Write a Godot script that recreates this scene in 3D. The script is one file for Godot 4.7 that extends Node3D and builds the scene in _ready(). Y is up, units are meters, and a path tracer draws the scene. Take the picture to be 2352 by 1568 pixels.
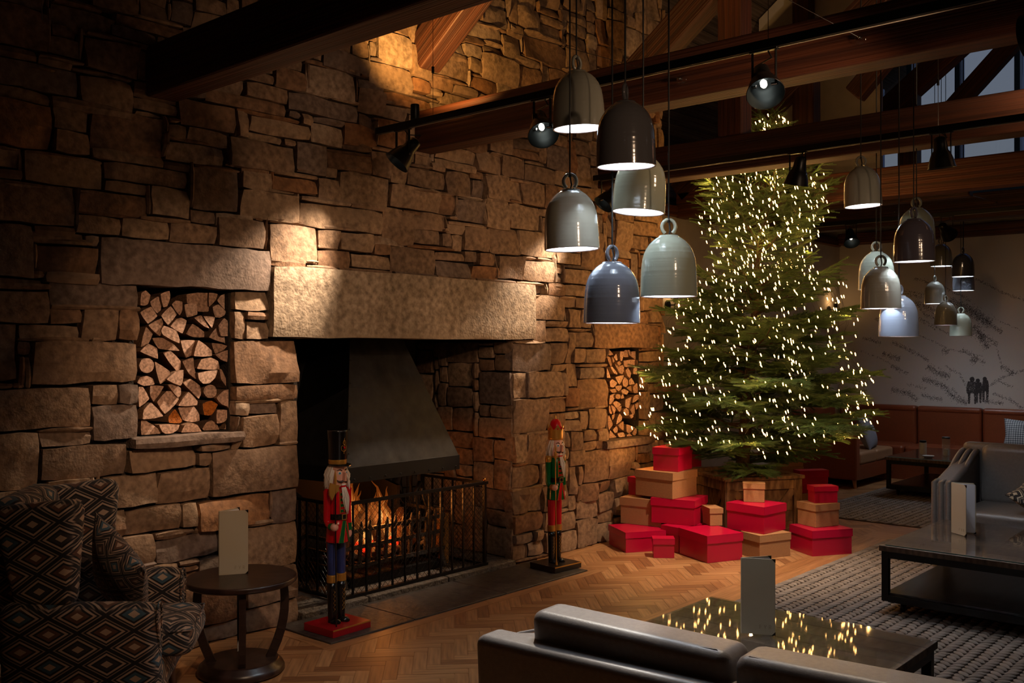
extends Node3D
# Baronial lounge: stone fireplace wall, roof trusses, pendants, Christmas tree.
# World: x runs along the stone wall (away from the camera), -z points into the wall, y up. Camera above the origin.

const FOCAL := 2230.0      # pixels of a 2352 x 1568 frame
const MIDX := 1176.0
const HORIZON := 795.0
const EYE := 1.8
const YAW := 41.5          # degrees between the lens axis and the stone wall
const WALL := -5.27        # face of the stone wall

var rng := RandomNumberGenerator.new()
var noise := FastNoiseLite.new()
var names := {}
var M := {}

# ---------------------------------------------------------------- pixel -> place
func ray(px: float) -> Vector2:
	var a := deg_to_rad(YAW)
	var l := (px - MIDX) / FOCAL
	return Vector2(cos(a) + sin(a) * l, -sin(a) + cos(a) * l)
func on_height(px: float, py: float, h := 0.0) -> Vector3:      # where the pixel's ray meets the level y = h
	var t := (EYE - h) * FOCAL / (py - HORIZON)
	var r := ray(px)
	return Vector3(r.x * t, h, r.y * t)
func on_z(px: float, py: float, z := WALL) -> Vector3:          # ... meets a plane parallel to the stone wall
	var r := ray(px)
	var t := z / r.y
	return Vector3(r.x * t, EYE + (HORIZON - py) / FOCAL * t, z)
func on_x(px: float, py: float, x: float) -> Vector3:           # ... meets a plane across the room
	var r := ray(px)
	var t := x / r.x
	return Vector3(x, EYE + (HORIZON - py) / FOCAL * t, r.y * t)
func at_depth(px: float, py: float, t: float) -> Vector3:
	var r := ray(px)
	return Vector3(r.x * t, EYE + (HORIZON - py) / FOCAL * t, r.y * t)

# ---------------------------------------------------------------- mesh builder
class MB:
	var V := PackedVector3Array()
	var N := PackedVector3Array()
	var U := PackedVector2Array()
	var I := PackedInt32Array()
	func vert(p: Vector3, n: Vector3, u := Vector2.ZERO) -> int:
		V.append(p); N.append(n); U.append(u)
		return V.size() - 1
	func tri_i(a: int, b: int, c: int) -> void:                  # winding follows the vertex normals (clockwise in front)
		var g := (V[b] - V[a]).cross(V[c] - V[a])
		if g.dot(N[a] + N[b] + N[c]) > 0.0:
			I.append(a); I.append(c); I.append(b)
		else:
			I.append(a); I.append(b); I.append(c)
	func quad_i(a: int, b: int, c: int, d: int) -> void:
		tri_i(a, b, c); tri_i(a, c, d)
	func face(pts: Array, out: Vector3) -> void:                 # flat convex polygon, fan
		var n: Vector3 = (pts[1] - pts[0]).cross(pts[2] - pts[0]).normalized()
		if n.dot(out) < 0.0: n = -n
		var ax := n.cross(Vector3.UP)
		if ax.length() < 0.1: ax = Vector3.RIGHT
		ax = ax.normalized()
		var ay := n.cross(ax)
		var f := V.size()
		for p in pts: vert(p, n, Vector2(ax.dot(p), ay.dot(p)))
		for k in range(1, pts.size() - 1): tri_i(f, f + k, f + k + 1)
	func box(c: Vector3, s: Vector3, b := Basis()) -> MB:
		var h := s * 0.5
		for ax in 3:
			for sg in [-1.0, 1.0]:
				var n := Vector3.ZERO; n[ax] = sg
				var u := Vector3.ZERO; u[(ax + 1) % 3] = 1
				var w := Vector3.ZERO; w[(ax + 2) % 3] = 1
				var f := V.size()
				for q in [[-1, -1], [1, -1], [1, 1], [-1, 1]]:
					var p: Vector3 = (n + u * q[0] + w * q[1]) * h
					var uv := Vector2((u * q[0] * h).length() * q[0], (w * q[1] * h).length() * q[1])
					if ax == 0: uv = Vector2(uv.y, uv.x)
					vert(c + b * p, b * n, Vector2(uv.x, -uv.y))
				quad_i(f, f + 1, f + 2, f + 3)
		return self
	func bar(a: Vector3, z: Vector3, w: float, h: float, up := Vector3.UP) -> MB:     # rectangular bar from a to z
		var d := (z - a).normalized()
		if absf(d.dot(up)) > 0.99: up = Vector3.RIGHT
		var s := d.cross(up).normalized()
		var u := s.cross(d)
		return box((a + z) * 0.5, Vector3(w, h, (z - a).length()), Basis(s, u, -d))
	func rbox(c: Vector3, s: Vector3, r: float, seg := 1, b := Basis()) -> MB:         # box with rounded edges
		var h := s * 0.5
		r = minf(r, minf(h.x, minf(h.y, h.z)) * 0.99)
		var inner := h - Vector3.ONE * r
		for ax in 3:
			var au := (ax + 1) % 3
			var aw := (ax + 2) % 3
			var gu := _grid(h[au], r, seg)
			var gw := _grid(h[aw], r, seg)
			for sg in [-1.0, 1.0]:
				var f := V.size()
				for pu in gu:
					for pw in gw:
						var p := Vector3.ZERO
						p[ax] = sg * h[ax]; p[au] = pu; p[aw] = pw
						var q := p.clamp(-inner, inner)
						var n := (p - q).normalized()
						vert(c + b * (q + n * r), b * n, Vector2(pu, pw) if ax != 0 else Vector2(pw, pu))
				var m := gw.size()
				for i in gu.size() - 1:
					for j in m - 1:
						quad_i(f + i * m + j, f + (i + 1) * m + j, f + (i + 1) * m + j + 1, f + i * m + j + 1)
		return self
	func _grid(h: float, r: float, seg: int) -> Array:
		var g := []
		for k in seg + 1: g.append(-h + r * (1.0 - cos(PI * 0.5 * k / seg)) if seg > 1 else -h + r * k)
		var e := []
		for k in g: e.push_front(-k)
		return g + e
	func lathe(prof: Array, seg := 24, c := Vector3.ZERO, b := Basis(), flip := false) -> MB:   # profile of Vector2(radius, y) from top or bottom
		var n := prof.size()
		var f := V.size()
		for i in n:
			var p: Vector2 = prof[i]
			var t: Vector2 = prof[mini(i + 1, n - 1)] - prof[maxi(i - 1, 0)]
			var nr := Vector2(t.y, -t.x).normalized()
			if flip: nr = -nr
			for k in seg + 1:
				var a := TAU * k / seg
				vert(c + b * Vector3(p.x * cos(a), p.y, p.x * sin(a)), b * Vector3(nr.x * cos(a), nr.y, nr.x * sin(a)), Vector2(float(k) / seg, p.y))
		var m := seg + 1
		for i in n - 1:
			for k in seg:
				var q := f + i * m + k
				if prof[i].x > 1e-5: tri_i(q, q + 1, q + m + 1)
				if prof[i + 1].x > 1e-5: tri_i(q, q + m + 1, q + m)
		return self
	func tube(path: Array, rad, seg := 6, caps := true) -> MB:    # rad: a number or one per point
		var n := path.size()
		var up := Vector3.UP
		var f := V.size()
		var ring := []
		for i in n:
			var t: Vector3 = (path[mini(i + 1, n - 1)] - path[maxi(i - 1, 0)]).normalized()
			if absf(t.dot(up)) > 0.95: up = Vector3.RIGHT if absf(t.x) < 0.9 else Vector3.FORWARD
			var s := t.cross(up).normalized()
			var u := s.cross(t).normalized()
			up = u
			var r: float = rad[i] if rad is Array else rad
			for k in seg:
				var a := TAU * k / seg
				var d := s * cos(a) + u * sin(a)
				vert(path[i] + d * r, d, Vector2(float(k) / seg, float(i)))
			ring.append(t)
		for i in n - 1:
			for k in seg:
				var k2 := (k + 1) % seg
				quad_i(f + i * seg + k, f + i * seg + k2, f + (i + 1) * seg + k2, f + (i + 1) * seg + k)
		if caps:
			for e in [0, n - 1]:
				var pts := []
				for k in seg: pts.append(V[f + e * seg + k])
				face(pts, ring[e] * (-1.0 if e == 0 else 1.0))
		return self
	func prism(poly: Array, axis: Vector3, bevel := 0.0) -> MB:   # convex-ish polygon (Vector3s) pushed along axis
		var mid := Vector3.ZERO
		for p in poly: mid += p
		mid /= poly.size()
		var top := []
		var bot := []
		for p in poly:
			top.append(p + (mid - p).normalized() * bevel)
			bot.append(p + axis)
		_fan(top, -axis)
		_fan(bot, axis)
		var n := poly.size()
		for k in n:
			var k2 := (k + 1) % n
			var out: Vector3 = (poly[k] + poly[k2]) * 0.5 - mid
			out -= axis.normalized() * out.dot(axis.normalized())
			if bevel > 0.0:
				var lip: Vector3 = axis.normalized() * bevel
				face([top[k], top[k2], poly[k2] + lip, poly[k] + lip], out - axis.normalized() * out.length())
				face([poly[k] + lip, poly[k2] + lip, bot[k2], bot[k]], out)
			else:
				face([poly[k], poly[k2], bot[k2], bot[k]], out)
		return self
	func _fan(pts: Array, out: Vector3) -> void:                  # cap of a star-shaped polygon, fanned from its middle
		var mid := Vector3.ZERO
		for p in pts: mid += p
		mid /= pts.size()
		for k in pts.size(): face([mid, pts[k], pts[(k + 1) % pts.size()]], out)
	func grid(nu: int, nv: int, f: Callable, both := false) -> MB: # f(u, v) -> Vector3, u and v from 0 to 1; normals by differences
		var b := V.size()
		var e := 0.002
		for i in nu + 1:
			for j in nv + 1:
				var u := float(i) / nu
				var v := float(j) / nv
				var p: Vector3 = f.call(u, v)
				var du: Vector3 = f.call(minf(u + e, 1), v) - f.call(maxf(u - e, 0), v)
				var dv: Vector3 = f.call(u, minf(v + e, 1)) - f.call(u, maxf(v - e, 0))
				var n := du.cross(dv)
				n = n.normalized() if n.length() > 1e-12 else Vector3.UP
				vert(p, n, Vector2(u, v))
		for i in nu:
			for j in nv:
				var q := b + i * (nv + 1) + j
				quad_i(q, q + nv + 1, q + nv + 2, q + 1)
		return self
	func warp(f: Callable, from := 0) -> MB:
		for i in range(from, V.size()): V[i] = f.call(V[i])
		return self
	func crease(deg := 40.0) -> MB:                              # new normals: smooth within that angle, by position
		var V2 := PackedVector3Array(); var N2 := PackedVector3Array(); var U2 := PackedVector2Array(); var I2 := PackedInt32Array()
		var fn := []
		var at := {}
		for t in range(0, I.size(), 3):
			var n := -(V[I[t + 1]] - V[I[t]]).cross(V[I[t + 2]] - V[I[t]])
			fn.append(n)
			for k in 3:
				var key := (V[I[t + k]] * 4000.0).round()
				if not at.has(key): at[key] = []
				at[key].append(t / 3)
		var lim := cos(deg_to_rad(deg))
		for t in range(0, I.size(), 3):
			var own: Vector3 = fn[t / 3]
			var on := own.normalized()
			for k in 3:
				var s := Vector3.ZERO
				for o in at[(V[I[t + k]] * 4000.0).round()]:
					if (fn[o] as Vector3).normalized().dot(on) > lim: s += fn[o]
				V2.append(V[I[t + k]]); N2.append(s.normalized() if s.length() > 1e-12 else on); U2.append(U[I[t + k]]); I2.append(V2.size() - 1)
		V = V2; N = N2; U = U2; I = I2
		return self
	func mesh() -> ArrayMesh:
		var a := []
		a.resize(Mesh.ARRAY_MAX)
		a[Mesh.ARRAY_VERTEX] = V; a[Mesh.ARRAY_NORMAL] = N; a[Mesh.ARRAY_TEX_UV] = U; a[Mesh.ARRAY_INDEX] = I
		var m := ArrayMesh.new()
		m.add_surface_from_arrays(Mesh.PRIMITIVE_TRIANGLES, a)
		return m

# ---------------------------------------------------------------- nodes
func numbered(called: String) -> String:
	var n: int = names.get(called, 0)
	names[called] = n + 1
	return called if n == 0 else "%s_%03d" % [called, n]
func tag(o: Node, label: String, category: String, group := "") -> Node:
	o.set_meta("label", label); o.set_meta("category", category)
	if group: o.set_meta("group", group)
	return o
func thing(called: String, label: String, category: String, where := Vector3.ZERO, turn := 0.0, group := "") -> Node3D:
	var o := Node3D.new()
	o.name = numbered(called)
	add_child(o)
	o.position = where; o.rotation.y = turn
	tag(o, label, category, group)
	return o
func part(called: String, b, m: Material, parent: Node, at := Vector3.ZERO, basis := Basis()) -> MeshInstance3D:
	var o := MeshInstance3D.new()
	o.mesh = b.mesh() if b is MB else b
	o.material_override = m
	o.name = called
	parent.add_child(o, true)
	o.transform = Transform3D(basis, at)
	return o
func struct(called: String, b = null, m: Material = null, label := "", category := "") -> Node3D:
	var o: Node3D
	if b == null:
		o = Node3D.new()
	else:
		o = MeshInstance3D.new()
		o.mesh = b.mesh() if b is MB else b
		o.material_override = m
	o.name = numbered(called)
	add_child(o)
	o.set_meta("kind", "structure")
	if label: o.set_meta("label", label)
	if category: o.set_meta("category", category)
	return o
func stuff(o: Node) -> Node:
	o.set_meta("kind", "stuff")
	return o
func spot(parent: Node, at: Vector3, to: Vector3, energy: float, angle: float, color: Color, size := 0.04, soft := 0.6) -> SpotLight3D:
	var l := SpotLight3D.new()
	l.name = "beam"
	parent.add_child(l, true)
	l.position = at
	var d := to - at
	l.look_at_from_position(parent.global_transform * at, parent.global_transform * to, Vector3.UP if absf(d.normalized().y) < 0.98 else Vector3.RIGHT)
	l.light_energy = energy; l.light_color = color; l.light_size = size; l.spot_angle = angle; l.spot_angle_attenuation = soft
	l.spot_range = 30.0; l.spot_attenuation = 2.0; l.shadow_enabled = true
	return l
func omni(parent: Node, at: Vector3, energy: float, color: Color, size := 0.05) -> OmniLight3D:
	var l := OmniLight3D.new()
	l.name = "glow"
	parent.add_child(l, true)
	l.position = at
	l.light_energy = energy; l.light_color = color; l.light_size = size
	l.omni_range = 30.0; l.omni_attenuation = 2.0; l.shadow_enabled = true
	return l

# ---------------------------------------------------------------- materials
func sr(r: int, g: int, b: int) -> Color: return Color(r / 255.0, g / 255.0, b / 255.0)
func mat(c: Color, rough := 0.7, metal := 0.0) -> StandardMaterial3D:
	var m := StandardMaterial3D.new()
	m.albedo_color = c; m.roughness = rough; m.metallic = metal
	return m
func glowing(c: Color, k: float) -> StandardMaterial3D:
	var m := mat(c, 0.6)
	m.emission_enabled = true; m.emission = c; m.emission_energy_multiplier = k
	return m
func noise_image(n: int, seed_: int, freq: Vector2, oct: int, lo: Color, hi: Color, pow_ := 1.0) -> ImageTexture:    # tileable by blending
	var f := FastNoiseLite.new()
	f.seed = seed_; f.frequency = 1.0; f.fractal_octaves = oct; f.noise_type = FastNoiseLite.TYPE_SIMPLEX_SMOOTH
	var im := Image.create(n, n, false, Image.FORMAT_RGB8)
	for y in n:
		for x in n:
			var u := float(x) / n
			var v := float(y) / n
			var a := f.get_noise_3d(cos(TAU * u) * freq.x, sin(TAU * u) * freq.x, v * freq.y * TAU)
			var b := f.get_noise_3d(cos(TAU * u) * freq.x, sin(TAU * u) * freq.x, (v - 1.0) * freq.y * TAU)
			var t := clampf(lerpf(a, b, smoothstep(0.75, 1.0, v)) * 0.9 + 0.5, 0.0, 1.0)
			im.set_pixel(x, y, lo.lerp(hi, pow(t, pow_)))
	return ImageTexture.create_from_image(im)
func textured(tint: Color, tex: Texture2D, bump: Texture2D, scale: float, rough: float, relief := 0.3, world := true) -> StandardMaterial3D:
	var m := mat(tint, rough)
	m.albedo_texture = tex
	m.uv1_triplanar = true; m.uv1_world_triplanar = world
	m.uv1_scale = Vector3.ONE * scale
	if bump and relief > 0.0:
		m.heightmap_enabled = true; m.heightmap_texture = bump; m.heightmap_scale = relief
	return m

# ---------------------------------------------------------------- the scene
func _ready() -> void:
	rng.seed = 11
	noise.seed = 5
	noise.frequency = 0.35
	noise.fractal_octaves = 3
	# camera
	var cam := Camera3D.new()
	cam.name = "camera"
	add_child(cam)
	cam.projection = Camera3D.PROJECTION_FRUSTUM
	cam.near = 0.1
	cam.far = 100.0
	cam.size = 0.1 * 1568.0 / FOCAL
	cam.frustum_offset = Vector2(0, (HORIZON - 784.0) / FOCAL * 0.1)
	cam.position = Vector3(0, EYE, 0)
	cam.rotation = Vector3(0, deg_to_rad(-90.0 + YAW), 0)
	cam.current = true
	# sky, exposure
	var we := WorldEnvironment.new()
	we.name = "environment"
	var env := Environment.new()
	env.background_mode = Environment.BG_SKY
	var sky := Sky.new()
	var sm := ProceduralSkyMaterial.new()
	sm.sky_top_color = Color(0.1, 0.3, 0.7)
	sm.sky_horizon_color = Color(0.43, 0.46, 0.48)
	sm.sky_curve = 1.6
	sm.ground_bottom_color = Color(0.1, 0.1, 0.1)
	sm.ground_horizon_color = Color(0.2, 0.2, 0.2)
	sm.sun_angle_max = 0.0
	sky.sky_material = sm
	env.sky = sky
	env.tonemap_mode = Environment.TONE_MAPPER_LINEAR
	env.tonemap_exposure = 1.0
	env.sdfgi_enabled = true
	env.ssao_enabled = true
	env.ssil_enabled = true
	we.environment = env
	add_child(we)
	make_materials()
	build_stone_wall()
	build_floor()
	build_roof()
	build_far_walls()
	build_fireplace()
	build_tracks()
	build_pendants()
	build_logs()
	build_boxes()
	build_nutcrackers()
	build_tree()
	build_furniture()

# ---------------------------------------------------------------- setting
const ROOF_Y := 5.6        # roof boards over the face of the stone wall
const PITCH := 0.74
const RIDGE := -0.5
const LEFT_NICHE := [2.745, 3.366, 1.275, 2.15]
const RIGHT_NICHE := [7.28, 7.89, 0.93, 1.785]
const FIRE := [3.84, 5.985, 0.0, 1.857]
const TRUSSES := [2.89, 4.98, 7.25, 9.5, 11.75]
func roof_y(z: float) -> float:
	return ROOF_Y + PITCH * (z - WALL) if z < RIDGE else ROOF_Y + PITCH * (2.0 * RIDGE - z - WALL)

func make_materials() -> void:
	var stone_tex := noise_image(512, 3, Vector2(1.6, 1.6), 6, Color(0.62, 0.6, 0.58), Color(1.0, 1.0, 1.0), 0.8)
	var stone_bump := noise_image(512, 8, Vector2(4.0, 4.0), 5, Color.BLACK, Color.WHITE)
	var tints := [sr(170, 138, 110), sr(160, 127, 99), sr(146, 116, 92), sr(174, 142, 112), sr(152, 114, 84), sr(136, 113, 99), sr(162, 113, 74), sr(182, 154, 129), sr(74, 60, 50), sr(58, 48, 42)]
	M.stone = []
	for c in tints:
		var m := textured(c, stone_tex, stone_bump, 1.9, 0.85, 0.16)
		M.stone.append(m)
	M.lintel = textured(sr(182, 158, 132), stone_tex, stone_bump, 1.7, 0.8, 0.2)
	M.mortar = textured(sr(52, 40, 31), stone_tex, stone_bump, 2.0, 0.95, 0.5)
	M.slate = textured(sr(74, 66, 60), stone_tex, stone_bump, 1.0, 0.5, 0.25)
	M.kerb = textured(sr(112, 100, 88), stone_tex, stone_bump, 1.6, 0.75, 0.6)
	var grain := noise_image(512, 21, Vector2(2.2, 0.28), 5, Color(0.55, 0.5, 0.46), Color(1, 1, 1), 0.9)
	var grain_bump := noise_image(512, 22, Vector2(6.0, 0.5), 4, Color.BLACK, Color.WHITE)
	M.grain = grain
	M.grain_bump = grain_bump
	M.stone_tex = stone_tex
	M.stone_bump = stone_bump
	var fine := noise_image(512, 23, Vector2(2.2, 0.28), 4, Color(0.78, 0.75, 0.72), Color(1, 1, 1), 0.9)
	M.block = []
	for c in [sr(176, 126, 82), sr(166, 114, 70), sr(188, 138, 92), sr(152, 100, 60), sr(172, 120, 76), sr(140, 92, 56)]:
		var m := mat(c, 0.42)
		m.albedo_texture = fine
		m.uv1_scale = Vector3(3.0, 1.6, 1)
		M.block.append(m)
	M.timber = []
	for c in [sr(98, 50, 26), sr(108, 55, 28), sr(86, 45, 24)]:
		var m := mat(c, 0.62)
		m.albedo_texture = grain
		m.uv1_scale = Vector3(1.1, 0.22, 1)
		m.heightmap_enabled = true; m.heightmap_texture = grain_bump; m.heightmap_scale = 0.4
		M.timber.append(m)
	M.board = []
	for c in [sr(120, 104, 92), sr(104, 90, 80), sr(132, 114, 100)]:
		var m := mat(c, 0.75)
		m.albedo_texture = grain
		m.uv1_scale = Vector3(2.0, 0.4, 1)
		M.board.append(m)
	M.plaster = textured(sr(192, 183, 176), noise_image(256, 5, Vector2(1, 1), 3, Color(0.93, 0.93, 0.93), Color.WHITE), null, 0.7, 0.9, 0.0)
	M.black = mat(sr(16, 15, 15), 0.35, 0.3)
	M.iron = mat(sr(34, 32, 31), 0.5, 0.6)
	M.rust_iron = textured(sr(92, 84, 78), stone_tex, stone_bump, 4.0, 0.55, 0.3)
	M.rust_iron.metallic = 0.5

# One rough-faced block in the rectangle u0..u1, v0..v1 of a frame (origin, across, up, out)
func stone_shape(b: MB, u0: float, v0: float, u1: float, v1: float, frame: Array, proud: float, rough: float, deep := 0.09) -> void:
	var o: Vector3 = frame[0]
	var ax: Vector3 = frame[1]
	var ay: Vector3 = frame[2]
	var an: Vector3 = frame[3]
	var w := u1 - u0
	var h := v1 - v0
	var nu := clampi(int(w / 0.085) + 1, 2, 12)
	var nv := clampi(int(h / 0.07) + 1, 2, 8)
	var wob := minf(0.010, minf(w, h) * 0.07)
	var k := rng.randf() * 60.0
	var tilt := Vector2(rng.randf_range(-1, 1), rng.randf_range(-1, 1)) * 0.012 * rough
	var P := []
	for i in nu + 1:
		var row := []
		for j in nv + 1:
			var u := float(i) / nu
			var v := float(j) / nv
			var x := u0 + w * u
			var y := v0 + h * v
			var edge := i == 0 or j == 0 or i == nu or j == nv
			var corner := (i == 0 or i == nu) and (j == 0 or j == nv)
			x += wob * noise.get_noise_3d(x * 9 + k, y * 9, 3.0) * (1.6 if edge else 1.0)
			y += wob * noise.get_noise_3d(x * 9 + k, y * 9, 43.0) * (1.6 if edge else 1.0)
			if corner:
				x += (0.010 if i == 0 else -0.010) * rng.randf_range(0.0, 0.8)
				y += (0.009 if j == 0 else -0.009) * rng.randf_range(0.0, 0.8)
			var d := proud + 0.016 * rough * noise.get_noise_3d(x * 7.0, y * 9.0, k) * 2.0 + tilt.x * (u - 0.5) * 2.0 + tilt.y * (v - 0.5) * 2.0
			if not edge: d += 0.006 + 0.010 * rough * noise.get_noise_3d(x * 22.0, y * 22.0, k)
			else: d -= 0.004 * rng.randf() + (0.008 if corner else 0.0)
			row.append(o + ax * x + ay * y + an * d)
		P.append(row)
	for i in nu:
		for j in nv:
			if (i + j) % 2 == 0:
				b.face([P[i][j], P[i + 1][j], P[i + 1][j + 1]], an)
				b.face([P[i][j], P[i + 1][j + 1], P[i][j + 1]], an)
			else:
				b.face([P[i][j], P[i + 1][j], P[i][j + 1]], an)
				b.face([P[i + 1][j], P[i + 1][j + 1], P[i][j + 1]], an)
	var back := an * (deep + proud)
	for i in nu:
		b.face([P[i][0], P[i + 1][0], P[i + 1][0] - back, P[i][0] - back], -ay)
		b.face([P[i][nv], P[i + 1][nv], P[i + 1][nv] - back, P[i][nv] - back], ay)
	for j in nv:
		b.face([P[0][j], P[0][j + 1], P[0][j + 1] - back, P[0][j] - back], -ax)
		b.face([P[nu][j], P[nu][j + 1], P[nu][j + 1] - back, P[nu][j] - back], ax)

const TRACED := [
	[0.0, 0.0, 0.357143, [[-60,-10,305,335],[335,25,718,238],[745,90,1180,270],[430,5,725,80],[590,-60,870,90],[900,-20,1090,140],[1110,-20,1255,170],[1275,-30,1470,110],[330,175,510,245],[320,230,525,385],[545,230,890,505],[-60,310,225,395],[245,360,470,440],[-60,370,495,625],[510,470,835,700],[-60,560,310,645],[-60,620,340,965],[335,625,590,840],[350,825,580,995],[590,680,1060,1065],[850,615,1140,745],[1150,615,1525,850],[1080,785,1200,890],[1205,815,1455,940],[1070,890,1455,1080],[1335,560,1850,760],[1525,710,1595,850],[1605,740,1980,915],[1865,590,2300,800],[1470,870,1905,1120],[1540,430,1755,555],[1770,420,1960,580],[-60,945,125,1060],[-60,1065,135,1150],[145,985,665,1215],[680,1035,1220,1205],[1045,1020,1225,1100],[660,1150,945,1260],[960,1190,1225,1415],[1240,1060,1545,1375],[1555,1110,1745,1215],[1550,1210,1915,1430],[1750,1120,2050,1240],[5,1175,470,1445],[490,1230,950,1395],[490,1370,785,1510],[785,1390,1080,1540],[1095,1430,1390,1568],[1230,1340,1400,1450],[1400,1385,1705,1595],[-60,1420,220,1755],[235,1440,470,1505],[225,1510,625,1580]]],
	[0.0, 500.0, 0.357143, [[240,180,620,370],[-60,375,285,440],[-60,455,320,680],[305,380,893,580],[335,575,515,670],[525,580,740,778],[755,590,890,785],[130,680,515,780],[-60,690,115,1045],[125,790,200,890],[145,890,195,1090],[210,790,893,1060],[-60,1065,65,1100],[75,1055,145,1100],[210,1070,380,1090],[385,1070,470,1090],[510,1065,750,1085],[-60,1105,580,1345],[590,1095,765,1195],[770,1065,890,1190],[605,1210,893,1430],[265,1380,595,1445],[-60,1385,255,1728],[1510,435,1720,590],[1490,595,1575,765],[1590,605,1720,655],[1590,660,1722,772],[1495,785,1920,1065],[1530,1075,1917,1165],[1500,1190,1600,1265],[1612,1182,1787,1258],[1520,1275,1785,1465],[1797,1185,1917,1440],[1275,1440,1490,1490],[270,1480,825,1650],[830,1470,1275,1600],[1280,1505,1355,1585],[1365,1475,1912,1730]]],
	[0.0, 1008.0, 0.357143, [[675,235,1005,415],[1025,210,1365,390],[1755,330,1910,525],[1285,405,1745,525],[820,440,1170,565],[1175,400,1275,560],[630,470,810,545],[590,590,815,625],[1005,605,1245,605],[610,665,1000,800],[1010,650,1410,740],[1590,550,1917,795],[650,850,1155,840],[1590,830,1917,1020],[1590,1040,1917,1180]]],
	[600.0, 0.0, 0.357143, [[760,190,970,440],[390,310,690,480],[695,380,970,595],[300,400,605,660],[85,410,290,580],[185,590,525,810],[610,560,800,760],[810,580,1100,720],[330,795,530,955],[540,745,740,945],[750,770,940,960],[435,965,700,1100],[235,955,420,1120],[710,960,935,1140],[330,1130,500,1290],[515,1095,820,1335],[945,1075,1185,1220],[830,1200,1160,1370],[1190,1095,1355,1270],[1160,1250,1250,1390],[1120,1010,1385,1100],[990,1000,1105,1075],[1395,970,1540,1125],[1550,1005,1695,1155],[1360,1150,1445,1255],[1450,1130,1665,1295],[1680,1170,1820,1325],[1710,1060,1900,1195],[1850,930,1970,1100],[1625,945,1800,1035],[1260,1280,1435,1440],[1445,1320,1600,1480],[1610,1310,1785,1490],[250,1290,770,1490],[785,1340,980,1575],[985,1370,1190,1480],[1205,1435,1305,1500],[1315,1450,1475,1610],[1360,1255,1600,1300],[1480,1500,1660,1615],[1665,1495,1880,1650],[970,500,1090,610],[1095,490,1250,600],[1110,340,1340,530],[1345,480,1530,620],[1420,330,1650,550],[1660,420,1785,570],[1320,270,1430,390],[1200,230,1310,360],[1310,110,1540,290],[1550,220,1670,370],[1690,205,1980,450],[1420,10,1580,185],[1660,20,1790,215],[1800,150,1930,260],[1795,40,1910,130],[1590,165,1680,245]]],
	[600.0, 500.0, 0.357143, [[25,35,365,275],[375,80,515,195],[515,85,720,220],[720,105,765,150],[725,160,820,235],[370,195,580,325],[585,225,820,340],[835,170,1125,365],[1130,215,1310,275],[1315,210,1400,290],[1400,220,1500,300],[1130,270,1350,385],[1355,300,1510,400],[1530,235,1690,405],[1695,275,1885,420],[1690,240,1775,275],[65,275,180,300],[185,280,385,310],[1760,425,1825,490],[1845,430,1960,505],[1765,505,1960,655],[1760,660,1830,790],[1835,660,1980,705],[1835,710,1980,800],[1635,800,1870,985],[1880,805,1970,930],[1620,1015,1715,1150],[1720,990,1935,1150],[1630,1165,1845,1375],[1850,1170,1980,1240]]],
	[600.0, 950.0, 0.357143, [[1630,130,1705,310],[1720,130,1960,300],[1635,325,1790,455],[1630,500,1720,605],[1730,480,1810,620],[1640,650,1810,745],[1630,770,1760,820],[1640,830,1710,930],[1720,800,1820,890],[75,490,230,680],[1815,480,1990,600],[1815,330,1990,440]]],
	[1200.0, 380.0, 0.295918, [[10,735,250,905],[330,795,535,925],[255,770,320,840],[255,840,315,905],[465,640,660,800],[95,1015,345,1200],[345,1030,420,1110],[350,1115,465,1260],[185,1265,405,1370],[95,1205,180,1355],[415,1295,545,1415],[240,1380,405,1530],[410,1430,490,1535],[500,1420,650,1530],[715,420,860,650],[865,540,985,660],[45,0,265,165],[20,145,175,315],[0,310,125,515],[265,670,460,780],[925,1440,1090,1520],[990,1140,1085,1225],[920,1140,985,1225],[935,1030,1085,1130]]],
	[1340.0, 840.0, 0.326531, [[-20,95,165,285],[45,300,160,435],[-20,320,40,440],[185,580,370,680],[20,600,185,800],[100,460,165,560],[0,545,100,600],[0,830,105,940]]],
]

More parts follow.
